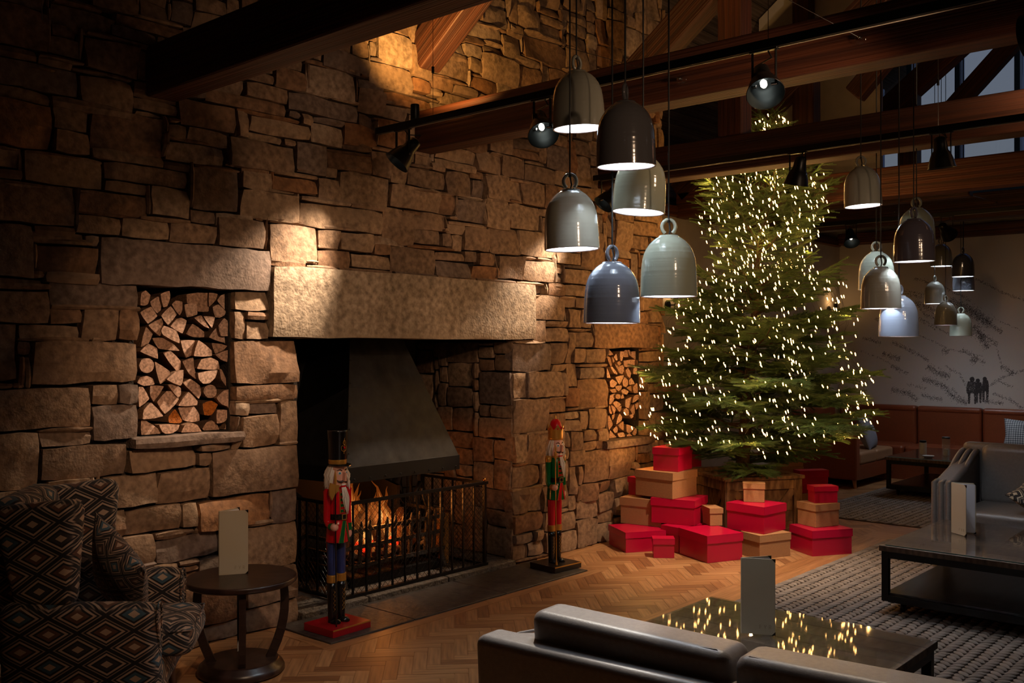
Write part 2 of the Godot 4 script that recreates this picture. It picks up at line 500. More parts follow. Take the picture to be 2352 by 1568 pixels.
# Lay a rubble face: traced blocks first, then blocks of fitting size in what is left. Returns rectangles [u0, v0, u1, v1]
func lay_stones(area: Array, holes: Array, given: Array, small := 1.0) -> Array:
	var cell := 0.035
	var nx := int((area[1] - area[0]) / cell)
	var ny := int((area[3] - area[2]) / cell)
	var used := PackedByteArray()
	used.resize(nx * ny)
	var out := []
	var mark := func(r: Array) -> void:
		for i in range(maxi(0, roundi((r[0] - area[0]) / cell)), mini(nx, roundi((r[2] - area[0]) / cell))):
			for j in range(maxi(0, roundi((r[1] - area[2]) / cell)), mini(ny, roundi((r[3] - area[2]) / cell))):
				used[j * nx + i] = 1
	var taken := []
	for h in holes:
		var r := [h[0], h[2], h[1], h[3]]
		mark.call(r)
		taken.append(r)
	for g in given:
		var r: Array = g.duplicate()
		r[0] = maxf(r[0], area[0]); r[2] = minf(r[2], area[1]); r[1] = maxf(r[1], area[2]); r[3] = minf(r[3], area[3])
		var ok: bool = r[2] - r[0] > 0.04 and r[3] - r[1] > 0.025
		for t in taken:
			if not ok: break
			var ox: float = minf(r[2], t[2]) - maxf(r[0], t[0])
			var oy: float = minf(r[3], t[3]) - maxf(r[1], t[1])
			if ox <= 0 or oy <= 0: continue
			if ox * oy > 0.55 * (r[2] - r[0]) * (r[3] - r[1]):
				ok = false
			elif ox < oy:
				if r[0] + r[2] > t[0] + t[2]: r[0] += ox
				else: r[2] -= ox
			else:
				if r[1] + r[3] > t[1] + t[3]: r[1] += oy
				else: r[3] -= oy
			ok = ok and r[2] - r[0] > 0.045 and r[3] - r[1] > 0.03
		if ok:
			taken.append(r); out.append(r); mark.call(r)
	for j in ny:
		for i in nx:
			if used[j * nx + i]: continue
			var tw := int(rng.randf_range(5, 15) * small)
			var th := int(rng.randf_range(3, 8) * small)
			if rng.randf() < 0.25: th = 2; 
			var w := 0
			while i + w < nx and w < tw + 2 and not used[j * nx + i + w]: w += 1
			if w > tw and w <= tw + 2: pass
			elif w > tw: w = tw
			var h := 1
			while h < th + 1 and j + h < ny:
				var free := true
				for k in w:
					if used[(j + h) * nx + i + k]:
						free = false
						break
				if not free: break
				h += 1
			var r := [area[0] + i * cell, area[2] + j * cell, area[0] + (i + w) * cell, area[2] + (j + h) * cell]
			for b in h:
				for k in w: used[(j + b) * nx + i + k] = 1
			if w >= 2 or h >= 3: out.append(r)
	# push every block out to its neighbours so that the joints stay narrow
	var solid := out + taken.slice(0, holes.size())
	for n in out.size():
		var r: Array = out[n]
		for side in [0, 2, 1, 3]:
			var reach := 0.06
			for m in solid.size():
				if m == n: continue
				var t: Array = solid[m]
				if side % 2 == 0:
					if minf(r[3], t[3]) - maxf(r[1], t[1]) <= 0.002: continue
					var g: float = (r[0] - t[2]) if side == 0 else (t[0] - r[2])
					if g > -0.004: reach = minf(reach, maxf(g, 0.0))
				else:
					if minf(r[2], t[2]) - maxf(r[0], t[0]) <= 0.002: continue
					var g: float = (r[1] - t[3]) if side == 1 else (t[1] - r[3])
					if g > -0.004: reach = minf(reach, maxf(g, 0.0))
			if reach >= 0.06: reach = 0.0
			r[side] += -reach if side < 2 else reach
		r[0] = maxf(r[0], area[0]); r[2] = minf(r[2], area[1]); r[1] = maxf(r[1], area[2]); r[3] = minf(r[3], area[3])
	return out

func put_stones(parent: Node, rects: Array, frame: Array, most: int, rough_k := 1.0, sooty := false) -> void:
	var order := []
	for r in rects:
		var mid: Vector3 = frame[0] + frame[1] * (r[0] + r[2]) * 0.5 + frame[2] * (r[1] + r[3]) * 0.5
		var a := deg_to_rad(YAW)
		var c := mid.x * cos(a) - mid.z * sin(a)
		var l := mid.x * sin(a) + mid.z * cos(a)
		var seen: bool = c > 0.5 and absf(l / c) < 0.56 and absf((mid.y - EYE) / c) < 0.4
		order.append([(r[2] - r[0]) * (r[3] - r[1]) / maxf(c * c, 0.1) * (1.0 if seen else 0.001), r])
	order.sort_custom(func(p, q): return p[0] > q[0])
	var rest := {}
	for n in order.size():
		var r: Array = order[n][1]
		var gap := 0.006
		var t := rng.randf()
		var k := 0 if t < 0.2 else 1 if t < 0.4 else 2 if t < 0.55 else 3 if t < 0.68 else 4 if t < 0.82 else 5 if t < 0.9 else 6 if t < 0.94 else 7
		if sooty: k = 8 + n % 2
		var smooth_face := rng.randf() < 0.4
		var b := MB.new()
		stone_shape(b, r[0] + gap, r[1] + gap * 0.8, r[2] - gap, r[3] - gap * 0.8, frame, rng.randf_range(-0.004, 0.026), (0.35 if smooth_face else rng.randf_range(0.8, 1.7)) * rough_k)
		b.crease(28.0)
		if n < most:
			part("stone", b, M.stone[k], parent)
		else:
			if not rest.has(k): rest[k] = MB.new()
			var q: MB = rest[k]
			var f := q.V.size()
			q.V.append_array(b.V); q.N.append_array(b.N); q.U.append_array(b.U)
			for i in b.I: q.I.append(i + f)
	for k in rest: stuff(part("stone_rubble", rest[k], M.stone[k], parent))

func build_stone_wall() -> void:
	var w := struct("wall_stone", null, null, "tall rubble stone chimney wall with a wide fireplace", "wall")
	var top := 5.45
	var mortar := MB.new()
	for c in [[-0.3, LEFT_NICHE[0], 0.0, top], [LEFT_NICHE[0], LEFT_NICHE[1], 0.0, LEFT_NICHE[2]], [LEFT_NICHE[0], LEFT_NICHE[1], LEFT_NICHE[3], top], [LEFT_NICHE[1], FIRE[0] - 0.05, 0.0, top], [FIRE[0] - 0.05, FIRE[1] + 0.05, FIRE[3], top], [FIRE[1] + 0.05, RIGHT_NICHE[0], 0.0, top], [RIGHT_NICHE[0], RIGHT_NICHE[1], 0.0, RIGHT_NICHE[2]], [RIGHT_NICHE[0], RIGHT_NICHE[1], RIGHT_NICHE[3], top], [RIGHT_NICHE[1], 8.24, 0.0, top]]:
		mortar.box(Vector3((c[0] + c[1]) * 0.5, (c[2] + c[3]) * 0.5, -5.64), Vector3(c[1] - c[0], c[3] - c[2], 0.6))
	part("mortar", mortar, M.mortar, w)
	var backs := MB.new()
	backs.box(Vector3(3.05, 1.7, -5.88), Vector3(0.7, 1.0, 0.06))
	backs.box(Vector3(7.58, 1.36, -5.88), Vector3(0.7, 1.0, 0.06))
	part("niche_back", backs, M.mortar, w)
	# recess of the fireplace
	var rec := MB.new()
	rec.box(Vector3(4.91, 1.4, -6.52), Vector3(2.5, 2.8, 0.12))
	rec.box(Vector3(3.74, 1.4, -6.18), Vector3(0.12, 2.8, 0.6))
	rec.box(Vector3(6.08, 1.4, -6.18), Vector3(0.12, 2.8, 0.6))
	rec.box(Vector3(4.91, 2.85, -6.2), Vector3(2.5, 0.1, 0.75))
	part("recess_lining", rec, M.mortar, w)
	var given := []
	var holes := [LEFT_NICHE, RIGHT_NICHE, FIRE]
	# lintels and sills
	var a := on_z(622, 604); var b := on_z(1226, 781)
	var big := [a.x, FIRE[3], b.x, on_z(1226, 651).y]
	var a2 := on_z(228, 541); var b2 := on_z(619, 656)
	var l2 := [a2.x, LEFT_NICHE[3], b2.x, a2.y]
	var a3 := on_z(1363, 744); var b3 := on_z(1509, 796)
	var l3 := [a3.x, RIGHT_NICHE[3], b3.x, a3.y + 0.01]
	for r in [big, l2, l3]: holes.append([r[0], r[2], r[1], r[3]])
	var s2 := [2.70, 1.215, 3.41, LEFT_NICHE[2]]
	var s3 := [7.22, 0.86, 8.0, RIGHT_NICHE[2]]
	for r in [s2, s3]: holes.append([r[0], r[2], r[1], r[3]])
	for reg in TRACED:
		for q in reg[3]:
			var p0 := on_z(reg[0] + q[0] * reg[2], reg[1] + q[1] * reg[2])
			var p1 := on_z(reg[0] + q[2] * reg[2], reg[1] + q[3] * reg[2])
			given.append([p0.x, p1.y, p1.x, p0.y])
	var frame := [Vector3(0, 0, -5.285), Vector3.RIGHT, Vector3.UP, Vector3.BACK]
	var rects := lay_stones([-0.3, 8.26, 0.0, top], holes, given)
	put_stones(w, rects, frame, 300)
	var flat := [Vector3(0, 0, -5.27), Vector3.RIGHT, Vector3.UP, Vector3.BACK]
	var mb := MB.new()
	stone_shape(mb, big[0] + 0.004, big[1], big[2] - 0.004, big[3] - 0.006, flat, 0.03, 0.45, 0.3)
	part("fireplace_lintel", mb.crease(30), M.lintel, w).set_meta("label", "long pale stone lintel over the fireplace")
	mb = MB.new()
	stone_shape(mb, l2[0] + 0.004, l2[1], l2[2] - 0.004, l2[3] - 0.005, flat, 0.016, 0.3, 0.3)
	part("niche_lintel", mb.crease(30), M.stone[5], w)
	mb = MB.new()
	stone_shape(mb, l3[0] + 0.004, l3[1], l3[2] - 0.004, l3[3] - 0.005, flat, 0.016, 0.3, 0.3)
	part("niche_lintel", mb.crease(30), M.stone[4], w)
	for r in [s2, s3]:
		mb = MB.new()
		stone_shape(mb, r[0], r[1], r[2], r[3], flat, 0.055, 0.2, 0.5)
		part("niche_sill", mb.crease(30), M.stone[5], w)
	# inner faces of the recess
	put_stones(w, lay_stones([5.29, 6.45, 0.05, 1.86], [], [], 0.9), [Vector3(5.995, 0, 0), Vector3(0, 0, -1), Vector3.UP, Vector3.LEFT], 60, 0.6)
	put_stones(w, lay_stones([3.84, 5.98, 0.05, 1.9], [], [], 0.9), [Vector3(0, 0, -6.44), Vector3.RIGHT, Vector3.UP, Vector3.BACK], 40, 0.6, true)
	put_stones(w, lay_stones([5.29, 6.45, 0.05, 1.86], [], [], 0.9), [Vector3(3.83, 0, 0), Vector3(0, 0, -1), Vector3.UP, Vector3.RIGHT], 0, 0.6, true)

func build_floor() -> void:
	var fl := struct("floor", null, null, "oak herringbone parquet floor", "floor")
	part("subfloor", MB.new().box(Vector3(5.0, -0.07, -1.0), Vector3(19.0, 0.13, 14.4)), M.block[1], fl)
	var w := 0.078
	var blk := MB.new().box(Vector3.ZERO, Vector3(w * 4 - 0.0016, 0.012, w - 0.0016)).mesh()
	var list := []
	var hx := Vector2(1, 1).normalized()      # block axes turned 45 degrees to the wall
	var hy := Vector2(-1, 1).normalized()
	for i in range(-160, 160):
		for j in range(-40, 40):
			for kind in 2:
				var p := Vector2(2.0, 0.5) if kind == 0 else Vector2(0.5, 3.0)
				p += Vector2(i, i) + Vector2(4, -4) * j
				# along the chain (1,1) runs x; hx and hy are swapped so that the zigzag follows the wall
				var q := (Vector2(p.x, -p.x) + Vector2(p.y, p.y)) / sqrt(2.0) * w
				var c := Vector3(6.0 + q.x, -0.006, -4.0 + q.y)
				if c.x < 1.2 or c.x > 14.0 or c.z > 1.2 or c.z < -5.9: continue
				if c.z < -5.2 and c.x < 8.2: continue
				if c.x > 3.75 and c.x < 6.1 and c.z < -4.85: continue
				if c.x > 4.5 and c.x < 8.95 and c.z > -3.2: continue
				var a := deg_to_rad(YAW)
				var dep := c.x * cos(a) - c.z * sin(a)
				var lat := c.x * sin(a) + c.z * cos(a)
				var seen := dep > 1 and absf(lat / dep) < 0.54 and EYE / dep < 0.36
				var hid := c.x < 4.2 and c.z > -2.9 or c.x > 7.2 and c.z < -4.0 or c.x < 2.6
				list.append([(1.0 / (dep * dep) if dep > 0.1 else 0.0) * (1.0 if seen and not hid else 0.001), c, kind])
	list.sort_custom(func(p, q): return p[0] > q[0])
	var rest := []
	for k in M.block.size(): rest.append(MB.new())
	for n in list.size():
		var k: int = rng.randi() % int(M.block.size())
		if rng.randf() < 0.35: k = 0
		var turn := Basis(Vector3.UP, PI / 4 if list[n][2] == 0 else -PI / 4)
		var at: Vector3 = list[n][1] + Vector3(0, rng.randf_range(-0.0006, 0.0004), 0)
		if n < 300: part("block", blk, M.block[k], fl, at, turn)
		else: rest[k].box(at, Vector3(w * 4 - 0.0016, 0.012, w - 0.0016), turn)
	for k in rest.size(): stuff(part("parquet", rest[k], M.block[k], fl))
	# plain boards round the hearth and along the rug
	for r in [[3.58, 5.0, -4.695, -4.60], [5.0, 6.33, -4.695, -4.60], [6.235, 6.33, -5.25, -4.695], [3.58, 3.655, -5.25, -4.695], [4.4, 6.6, -3.62, -3.49], [6.6, 9.1, -3.62, -3.49], [4.4, 5.8, -3.49, -3.36], [5.8, 7.9, -3.49, -3.36], [7.9, 9.1, -3.49, -3.36], [9.1, 9.45, -3.62, 0.5], [9.45, 9.8, -3.62, 0.5], [6.33, 8.24, -5.25, -5.13]]:
		var s := Vector3(r[1] - r[0] - 0.002, 0.012, r[3] - r[2] - 0.002)
		var b := Basis() if s.x > s.z else Basis(Vector3.UP, PI / 2)
		part("border_board", MB.new().box(Vector3.ZERO, s if s.x > s.z else Vector3(s.z, s.y, s.x)), M.block[rng.randi() % 5], fl, Vector3((r[0] + r[1]) * 0.5, -0.0048, (r[2] + r[3]) * 0.5), b)
	# hearth
	var h := struct("floor_hearth", null, null, "dark slate hearth slabs with a stone kerb before the fire", "hearth")
	for r in [[3.66, 4.35], [4.35, 5.25], [5.25, 6.23]]:
		part("slab", MB.new().rbox(Vector3((r[0] + r[1]) * 0.5, -0.014, -4.975), Vector3(r[1] - r[0] - 0.006, 0.05, 0.552), 0.005), M.slate, h)
	for r in [[3.85, 4.42], [4.42, 5.2], [5.2, 5.98]]:
		var b := MB.new()
		b.rbox(Vector3((r[0] + r[1]) * 0.5, 0.012, -5.315), Vector3(r[1] - r[0] - 0.008, 0.08, 0.15), 0.012, 2)
		part("kerb_stone", b, M.kerb, h)
	part("firebed", MB.new().box(Vector3(4.915, 0.0, -5.93), Vector3(2.2, 0.09, 1.07)), M.kerb, h)

func timber(called: String, parent: Node, a: Vector3, z: Vector3, w: float, h: float, up := Vector3.UP) -> void:
	var b := MB.new()
	var d := z - a
	var l := d.length()
	var n := maxi(2, int(l / 0.5))
	# a slightly wavy hewn balk: rounded box along x, then placed
	var f := d.normalized()
	var u := up
	if absf(f.dot(u)) > 0.99: u = Vector3.RIGHT
	var s := f.cross(u).normalized()
	u = s.cross(f)
	b.rbox(Vector3.ZERO, Vector3(w, h, l), 0.016, 1)
	for i in b.V.size():
		b.U[i] = Vector2((b.V[i].x + b.V[i].y) * 1.3, b.V[i].z)
	part(called, b, M.timber[rng.randi() % 3], parent, (a + z) * 0.5, Basis(s, u, -f))

func build_roof() -> void:
	var south := 2.0 * RIDGE - WALL + 2.6
	# roof slopes
	for side in [-1.0, 1.0]:
		var z0 := -7.9 if side < 0 else south
		var a := Vector3(0, roof_y(z0) if side > 0 else ROOF_Y + PITCH * (z0 - WALL), z0)
		var z := Vector3(0, roof_y(RIDGE - 0.001), RIDGE)
		var up := Vector3(0, 1, 0.74 * (-1.0 if side < 0 else 1.0)).normalized()
		var c := struct("ceiling", null, null, "sloping timber boarded roof above the trusses", "ceiling")
		var d := (z - a).normalized()
		part("deck", MB.new().box(Vector3(5.1, 0, 0) + (a + z) * 0.5 + up * 0.16, Vector3(19.4, 0.2, (z - a).length() + 0.1), Basis(Vector3.RIGHT, d.cross(Vector3.RIGHT).normalized(), d)), M.board[1], c)
		if side < 0:
			var l := (z - a).length()
			var n := 52
			for k in n:
				var m := a + d * l * (k + 0.5) / n
				var b := MB.new().box(Vector3.ZERO, Vector3(12.0, 0.024, l / n - 0.008))
				part("board", b, M.board[k * 7 % 3], c, Vector3(8.0, m.y, m.z) + up * 0.045, Basis(Vector3.RIGHT, d.cross(Vector3.RIGHT).normalized(), d))
	# trusses
	var where := ["ending above the log niche by the chair", "ending above the fireplace lintel", "crossing in front of the tree top", "crossing behind the tree top", "close to the mural wall"]
	for n in TRUSSES.size():
		var x: float = TRUSSES[n]
		var t := thing("roof_truss", "reddish timber roof truss with posts and struts, " + where[n], "truss", Vector3(x, 3.24, 0), 0.0, "timber roof trusses")
		var s := Vector3(0, -3.24, 0)
		var z0 := -5.3 if n < 3 else -5.86
		timber("tie_beam", t, s + Vector3(0, 3.385, z0), s + Vector3(0, 3.385, 4.6), 0.2, 0.29)
		var r0 := Vector3(0, 3.96 + 0.75 * (z0 + 5.27), z0)
		timber("rafter", t, s + r0, s + Vector3(0, 3.96 + 0.75 * (RIDGE + 5.27), RIDGE), 0.2, 0.26)
		timber("rafter", t, s + Vector3(0, 3.96, -2.0 * 0.5 + 5.27), s + Vector3(0, 3.96 + 0.75 * (RIDGE + 5.27), RIDGE), 0.2, 0.26)
		for q in ([[-3.95, -4.35, -4.1][n - 2], 2.95] if n > 1 else [2.95]):
			timber("post", t, s + Vector3(0, 3.53, q), s + Vector3(0, 4.8, q), 0.19, 0.22, Vector3.BACK)
		if n > 2: timber("brace", t, s + Vector3(0, 4.3, -3.85), s + Vector3(0, 5.75, -2.4), 0.15, 0.2)
		timber("king_post", t, s + Vector3(0, 3.53, RIDGE), s + Vector3(0, 7.4, RIDGE), 0.2, 0.24, Vector3.BACK)
	# purlins along the slope
	for q in [[-2.3, 0.0]]:
		var p := thing("roof_purlin", "long timber purlin carried by the trusses high on the slope", "purlin", Vector3(7.0, roof_y(q[0]) - 0.26, q[0]))
		timber("balk", p, Vector3(-6.8, 0, 0), Vector3(6.9, 0, 0), 0.18, 0.2)
	# walls round the room
	struct("wall_west", MB.new().box(Vector3(-4.2, 4.0, -1.0), Vector3(0.3, 11.0, 14.4)), M.plaster)
	struct("wall_south", MB.new().box(Vector3(5.0, 2.2, south - 0.5), Vector3(19.0, 4.6, 0.3)), M.plaster)
	struct("wall_outer", MB.new().box(Vector3(5.0, 1.95, -7.75), Vector3(19.0, 4.1, 0.25)), M.board[1])
	var left := struct("wall_left_return", MB.new().box(Vector3(-2.2, 2.8, -5.6), Vector3(3.9, 5.5, 0.6)), M.mortar)

# ---------------------------------------------------------------- plaster walls, mural, gable glazing
const FAR := 14.0
const STROKES := [   # stippled hill lines of the mural, traced in the photograph: [thickness px, density, points]
	[7, 1.0, [2077,666, 2124,676]], [7, 1.0, [2080,674, 2121,683]], [16, 1.8, [2101,694, 2130,704, 2157,721]], [22, 2.4, [2178,692, 2204,702, 2234,715]], [26, 2.6, [2234,715, 2275,745]], [12, 1.6, [2275,745, 2302,764]],
	[8, 1.2, [2107,700, 2127,724, 2157,733]], [6, 1.0, [2110,729, 2145,748, 2180,768]], [5, 0.8, [2113,736, 2150,758]], [22, 2.4, [2234,750, 2262,780]], [16, 2.2, [2250,770, 2270,800]], [12, 1.4, [2245,762, 2292,791]],
	[4, 0.5, [2284,732, 2349,759]], [9, 1.6, [1982,776, 2005,782, 2024,788]], [9, 1.6, [2047,785, 2086,803, 2112,815]], [9, 1.4, [2112,815, 2133,830]], [14, 1.8, [2026,812, 2047,818, 2068,824]], [4, 0.8, [1976,806, 2026,824, 2056,842]],
	[5, 0.8, [2112,770, 2186,803, 2260,818]], [14, 1.6, [2164,803, 2180,808]], [18, 2.2, [2230,822, 2244,830]], [10, 1.2, [2210,803, 2263,833]], [6, 0.7, [2290,800, 2300,835]], [9, 1.2, [2010,730, 2030,740, 2045,752]],
	[9, 1.5, [2047,840, 2086,858]], [16, 2.2, [2130,840, 2157,858, 2183,864]], [14, 2.0, [2118,870, 2165,884, 2189,911, 2222,926]], [7, 0.8, [2171,840, 2204,858, 2222,893]], [6, 1.0, [2083,881, 2127,893]],
	[13, 2.0, [2047,893, 2092,905, 2106,920]], [10, 1.6, [2115,905, 2142,914, 2165,917]], [6, 0.9, [2186,890, 2219,926]], [7, 1.2, [2272,887, 2302,867, 2352,849]], [12, 1.8, [2299,840, 2328,858]], [8, 1.2, [2281,902, 2313,917]], [10, 1.5, [2260,920, 2305,926]], [8, 1.2, [2316,914, 2349,938]], [6, 1.0, [2290,873, 2328,890]],
	[8, 1.2, [2100,640, 2160,655, 2230,690]], [7, 1.0, [2240,640, 2300,670, 2352,690]]]

func build_far_walls() -> void:
	# white wall behind the tree
	struct("wall_white", MB.new().box(Vector3(11.12, 1.63, -6.0), Vector3(5.76, 3.26, 0.2)), M.plaster, "plain white plaster wall behind the tree", "wall")
	var led := struct("trim_wall_plate", null, null, "rough timber plate on top of the white wall", "trim")
	timber("plate", led, Vector3(8.26, 3.32, -5.96), Vector3(13.9, 3.32, -5.96), 0.26, 0.12)
	timber("purlin_end", led, Vector3(8.3, 3.62, -6.15), Vector3(13.9, 3.62, -6.15), 0.16, 0.2)
	# mural
	var pw := 1360
	var ph := 1000
	var z0 := -5.9
	var zl := 3.6
	var yl := 2.647
	var y0 := 0.65
	var im := Image.create(pw, ph, false, Image.FORMAT_RGB8)
	im.fill(sr(192, 183, 176))
	var ink := sr(52, 46, 46)
	var dot := func(p: Vector3, r: int) -> void:
		var x := int((p.z - z0) / zl * pw)
		var y := int((1.0 - (p.y - y0) / yl) * ph)
		for i in range(-r, r + 1):
			for j in range(-r, r + 1):
				if i * i + j * j <= r * r + 0 and x + i >= 0 and y + j >= 0 and x + i < pw and y + j < ph: im.set_pixel(x + i, y + j, ink)
	for s in STROKES:
		var pts: Array = s[2]
		for k in range(0, pts.size() - 2, 2):
			var a := Vector2(pts[k], pts[k + 1])
			var b := Vector2(pts[k + 2], pts[k + 3])
			var n := int(a.distance_to(b) * s[0] * s[1] * 0.21) + 6
			var side := (b - a).orthogonal().normalized()
			for q in n:
				var t := rng.randf()
				var p: Vector2 = a.lerp(b, t) + side * (rng.randfn(0.0, 0.34) * float(s[0]) * 0.8)
				dot.call(on_x(p.x, p.y, FAR), 1 if rng.randf() < 0.75 else 0)
	# three walkers in the mural, dense stipple
	for f in [[2233, 871, 5.5, 2220, 2244, 878, 900, 2226, 2240, 927], [2246, 874, 4.5, 2240, 2256, 880, 899, 2244, 2252, 925], [2262, 870, 4.5, 2256, 2271, 875, 895, 2259, 2268, 923]]:
		for q in 2600:
			var p := Vector2.ZERO
			var c := rng.randf()
			if c < 0.13: p = Vector2(f[0], f[1]) + Vector2.from_angle(rng.randf() * TAU) * f[2] * sqrt(rng.randf())
			elif c < 0.62:
				var v := rng.randf()
				var half: float = (f[4] - f[3]) * 0.5 * (0.55 + 0.45 * sin(PI * clampf(0.1 + v * 0.62, 0, 1)))
				p = Vector2((f[3] + f[4]) * 0.5 + half * rng.randf_range(-1, 1), lerpf(f[5] - 2.0, f[6] + 3.0, v))
			else:
				var v := rng.randf()
				var leg: float = f[7] if rng.randf() < 0.5 else f[8]
				p = Vector2(leg + rng.randf_range(-3.0, 3.0) * (1.0 - v * 0.4), lerpf(f[6], f[9], v))
				if rng.randf() < v * 0.75: continue
			dot.call(on_x(p.x, p.y, FAR), 1)
	var mm := mat(Color.WHITE, 0.9)
	mm.albedo_texture = ImageTexture.create_from_image(im)
	var w := struct("wall_mural", null, null, "plaster end wall with a stippled black mural of hills and three walkers", "wall")
	part("masonry", MB.new().box(Vector3(FAR + 0.11, 1.64, -1.0), Vector3(0.2, 3.28, 12.0)), M.plaster, w)
	var q := MB.new()
	var c := [Vector3(FAR - 0.002, y0, z0), Vector3(FAR - 0.002, y0, z0 + zl), Vector3(FAR - 0.002, y0 + yl, z0 + zl), Vector3(FAR - 0.002, y0 + yl, z0)]
	var uv := [Vector2(0, 1), Vector2(1, 1), Vector2(1, 0), Vector2(0, 0)]
	for k in 4: q.vert(c[k], Vector3.LEFT, uv[k])
	q.quad_i(0, 1, 2, 3)
	# the printed skin of the wall has the thickness of paper
	for k in 4: q.vert(c[k] + Vector3(0.004, 0, 0), Vector3.RIGHT, uv[k])
	q.quad_i(4, 5, 6, 7)
	part("mural", q, mm, w)
	timber("head_plate", w, Vector3(FAR - 0.1, 3.36, -5.85), Vector3(FAR - 0.1, 3.36, 4.5), 0.22, 0.16)
	# gable glazing above the mural
	var g := struct("window_1", null, null, "glazed gable under the roof with dusk sky behind", "window")
	var blue := mat(sr(58, 112, 186), 0.4)  # blue glow around the bright panes is put into the frame colour
	var bars := MB.new()
	var zs := [-5.35, -4.9, -4.25, -3.5, -2.75, -2.0, -1.25, -0.5, 0.25, 1.0, 1.75, 2.5, 3.25]
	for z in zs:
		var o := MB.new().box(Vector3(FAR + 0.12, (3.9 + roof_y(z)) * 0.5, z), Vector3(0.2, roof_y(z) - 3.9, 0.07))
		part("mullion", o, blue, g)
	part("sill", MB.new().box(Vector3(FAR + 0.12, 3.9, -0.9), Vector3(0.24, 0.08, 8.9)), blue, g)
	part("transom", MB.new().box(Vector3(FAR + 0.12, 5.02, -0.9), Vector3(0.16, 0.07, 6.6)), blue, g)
	var glass := mat(Color(0.8, 0.85, 0.9, 0.12), 0.05)
	glass.transparency = BaseMaterial3D.TRANSPARENCY_ALPHA
	for k in zs.size() - 1:
		var za: float = zs[k] + 0.035
		var zb: float = zs[k + 1] - 0.035
		var p := MB.new()
		var x := FAR + 0.14
		p.prism([Vector3(x, 3.94, za), Vector3(x, 3.94, zb), Vector3(x, roof_y(zb) - 0.1, zb), Vector3(x, roof_y(za) - 0.1, za)], Vector3(0.012, 0, 0))
		part("pane", p, glass, g)
	var gw := MB.new()
	gw.prism([Vector3(FAR, 3.28, -7.8), Vector3(FAR, 3.28, -5.37), Vector3(FAR, roof_y(-5.37) + 0.1, -5.37), Vector3(FAR, roof_y(-7.8) + 0.1, -7.8)], Vector3(0.2, 0, 0))
	gw.prism([Vector3(FAR, 3.28, 3.28), Vector3(FAR, 3.28, 6.8), Vector3(FAR, 3.5, 6.8), Vector3(FAR, roof_y(3.28) + 0.1, 3.28)], Vector3(0.2, 0, 0))
	gw.box(Vector3(FAR + 0.1, 3.58, -0.9), Vector3(0.2, 0.6, 8.9))
	struct("wall_gable", gw, M.plaster)
	# plaster panel between the timbers of the roof
	var pn := struct("wall_roof_panel", null, null, "pale plaster partition panel up among the roof timbers", "wall")
	var x1 := 10.3
	var p2 := MB.new()
	p2.prism([Vector3(x1, 3.4, -5.3), Vector3(x1, 3.4, -3.9), Vector3(x1, roof_y(-3.9), -3.9), Vector3(x1, roof_y(-5.3), -5.3)], Vector3(0.08, 0, 0))
	part("plaster_panel", p2, M.plaster, pn)
	timber("stud", pn, Vector3(x1 - 0.08, 3.4, -4.72), Vector3(x1 - 0.08, roof_y(-4.72), -4.72), 0.16, 0.2, Vector3.BACK)
	timber("rail", pn, Vector3(x1 + 0.04, 3.36, -5.9), Vector3(x1 + 0.04, 3.36, -3.0), 0.14, 0.12)

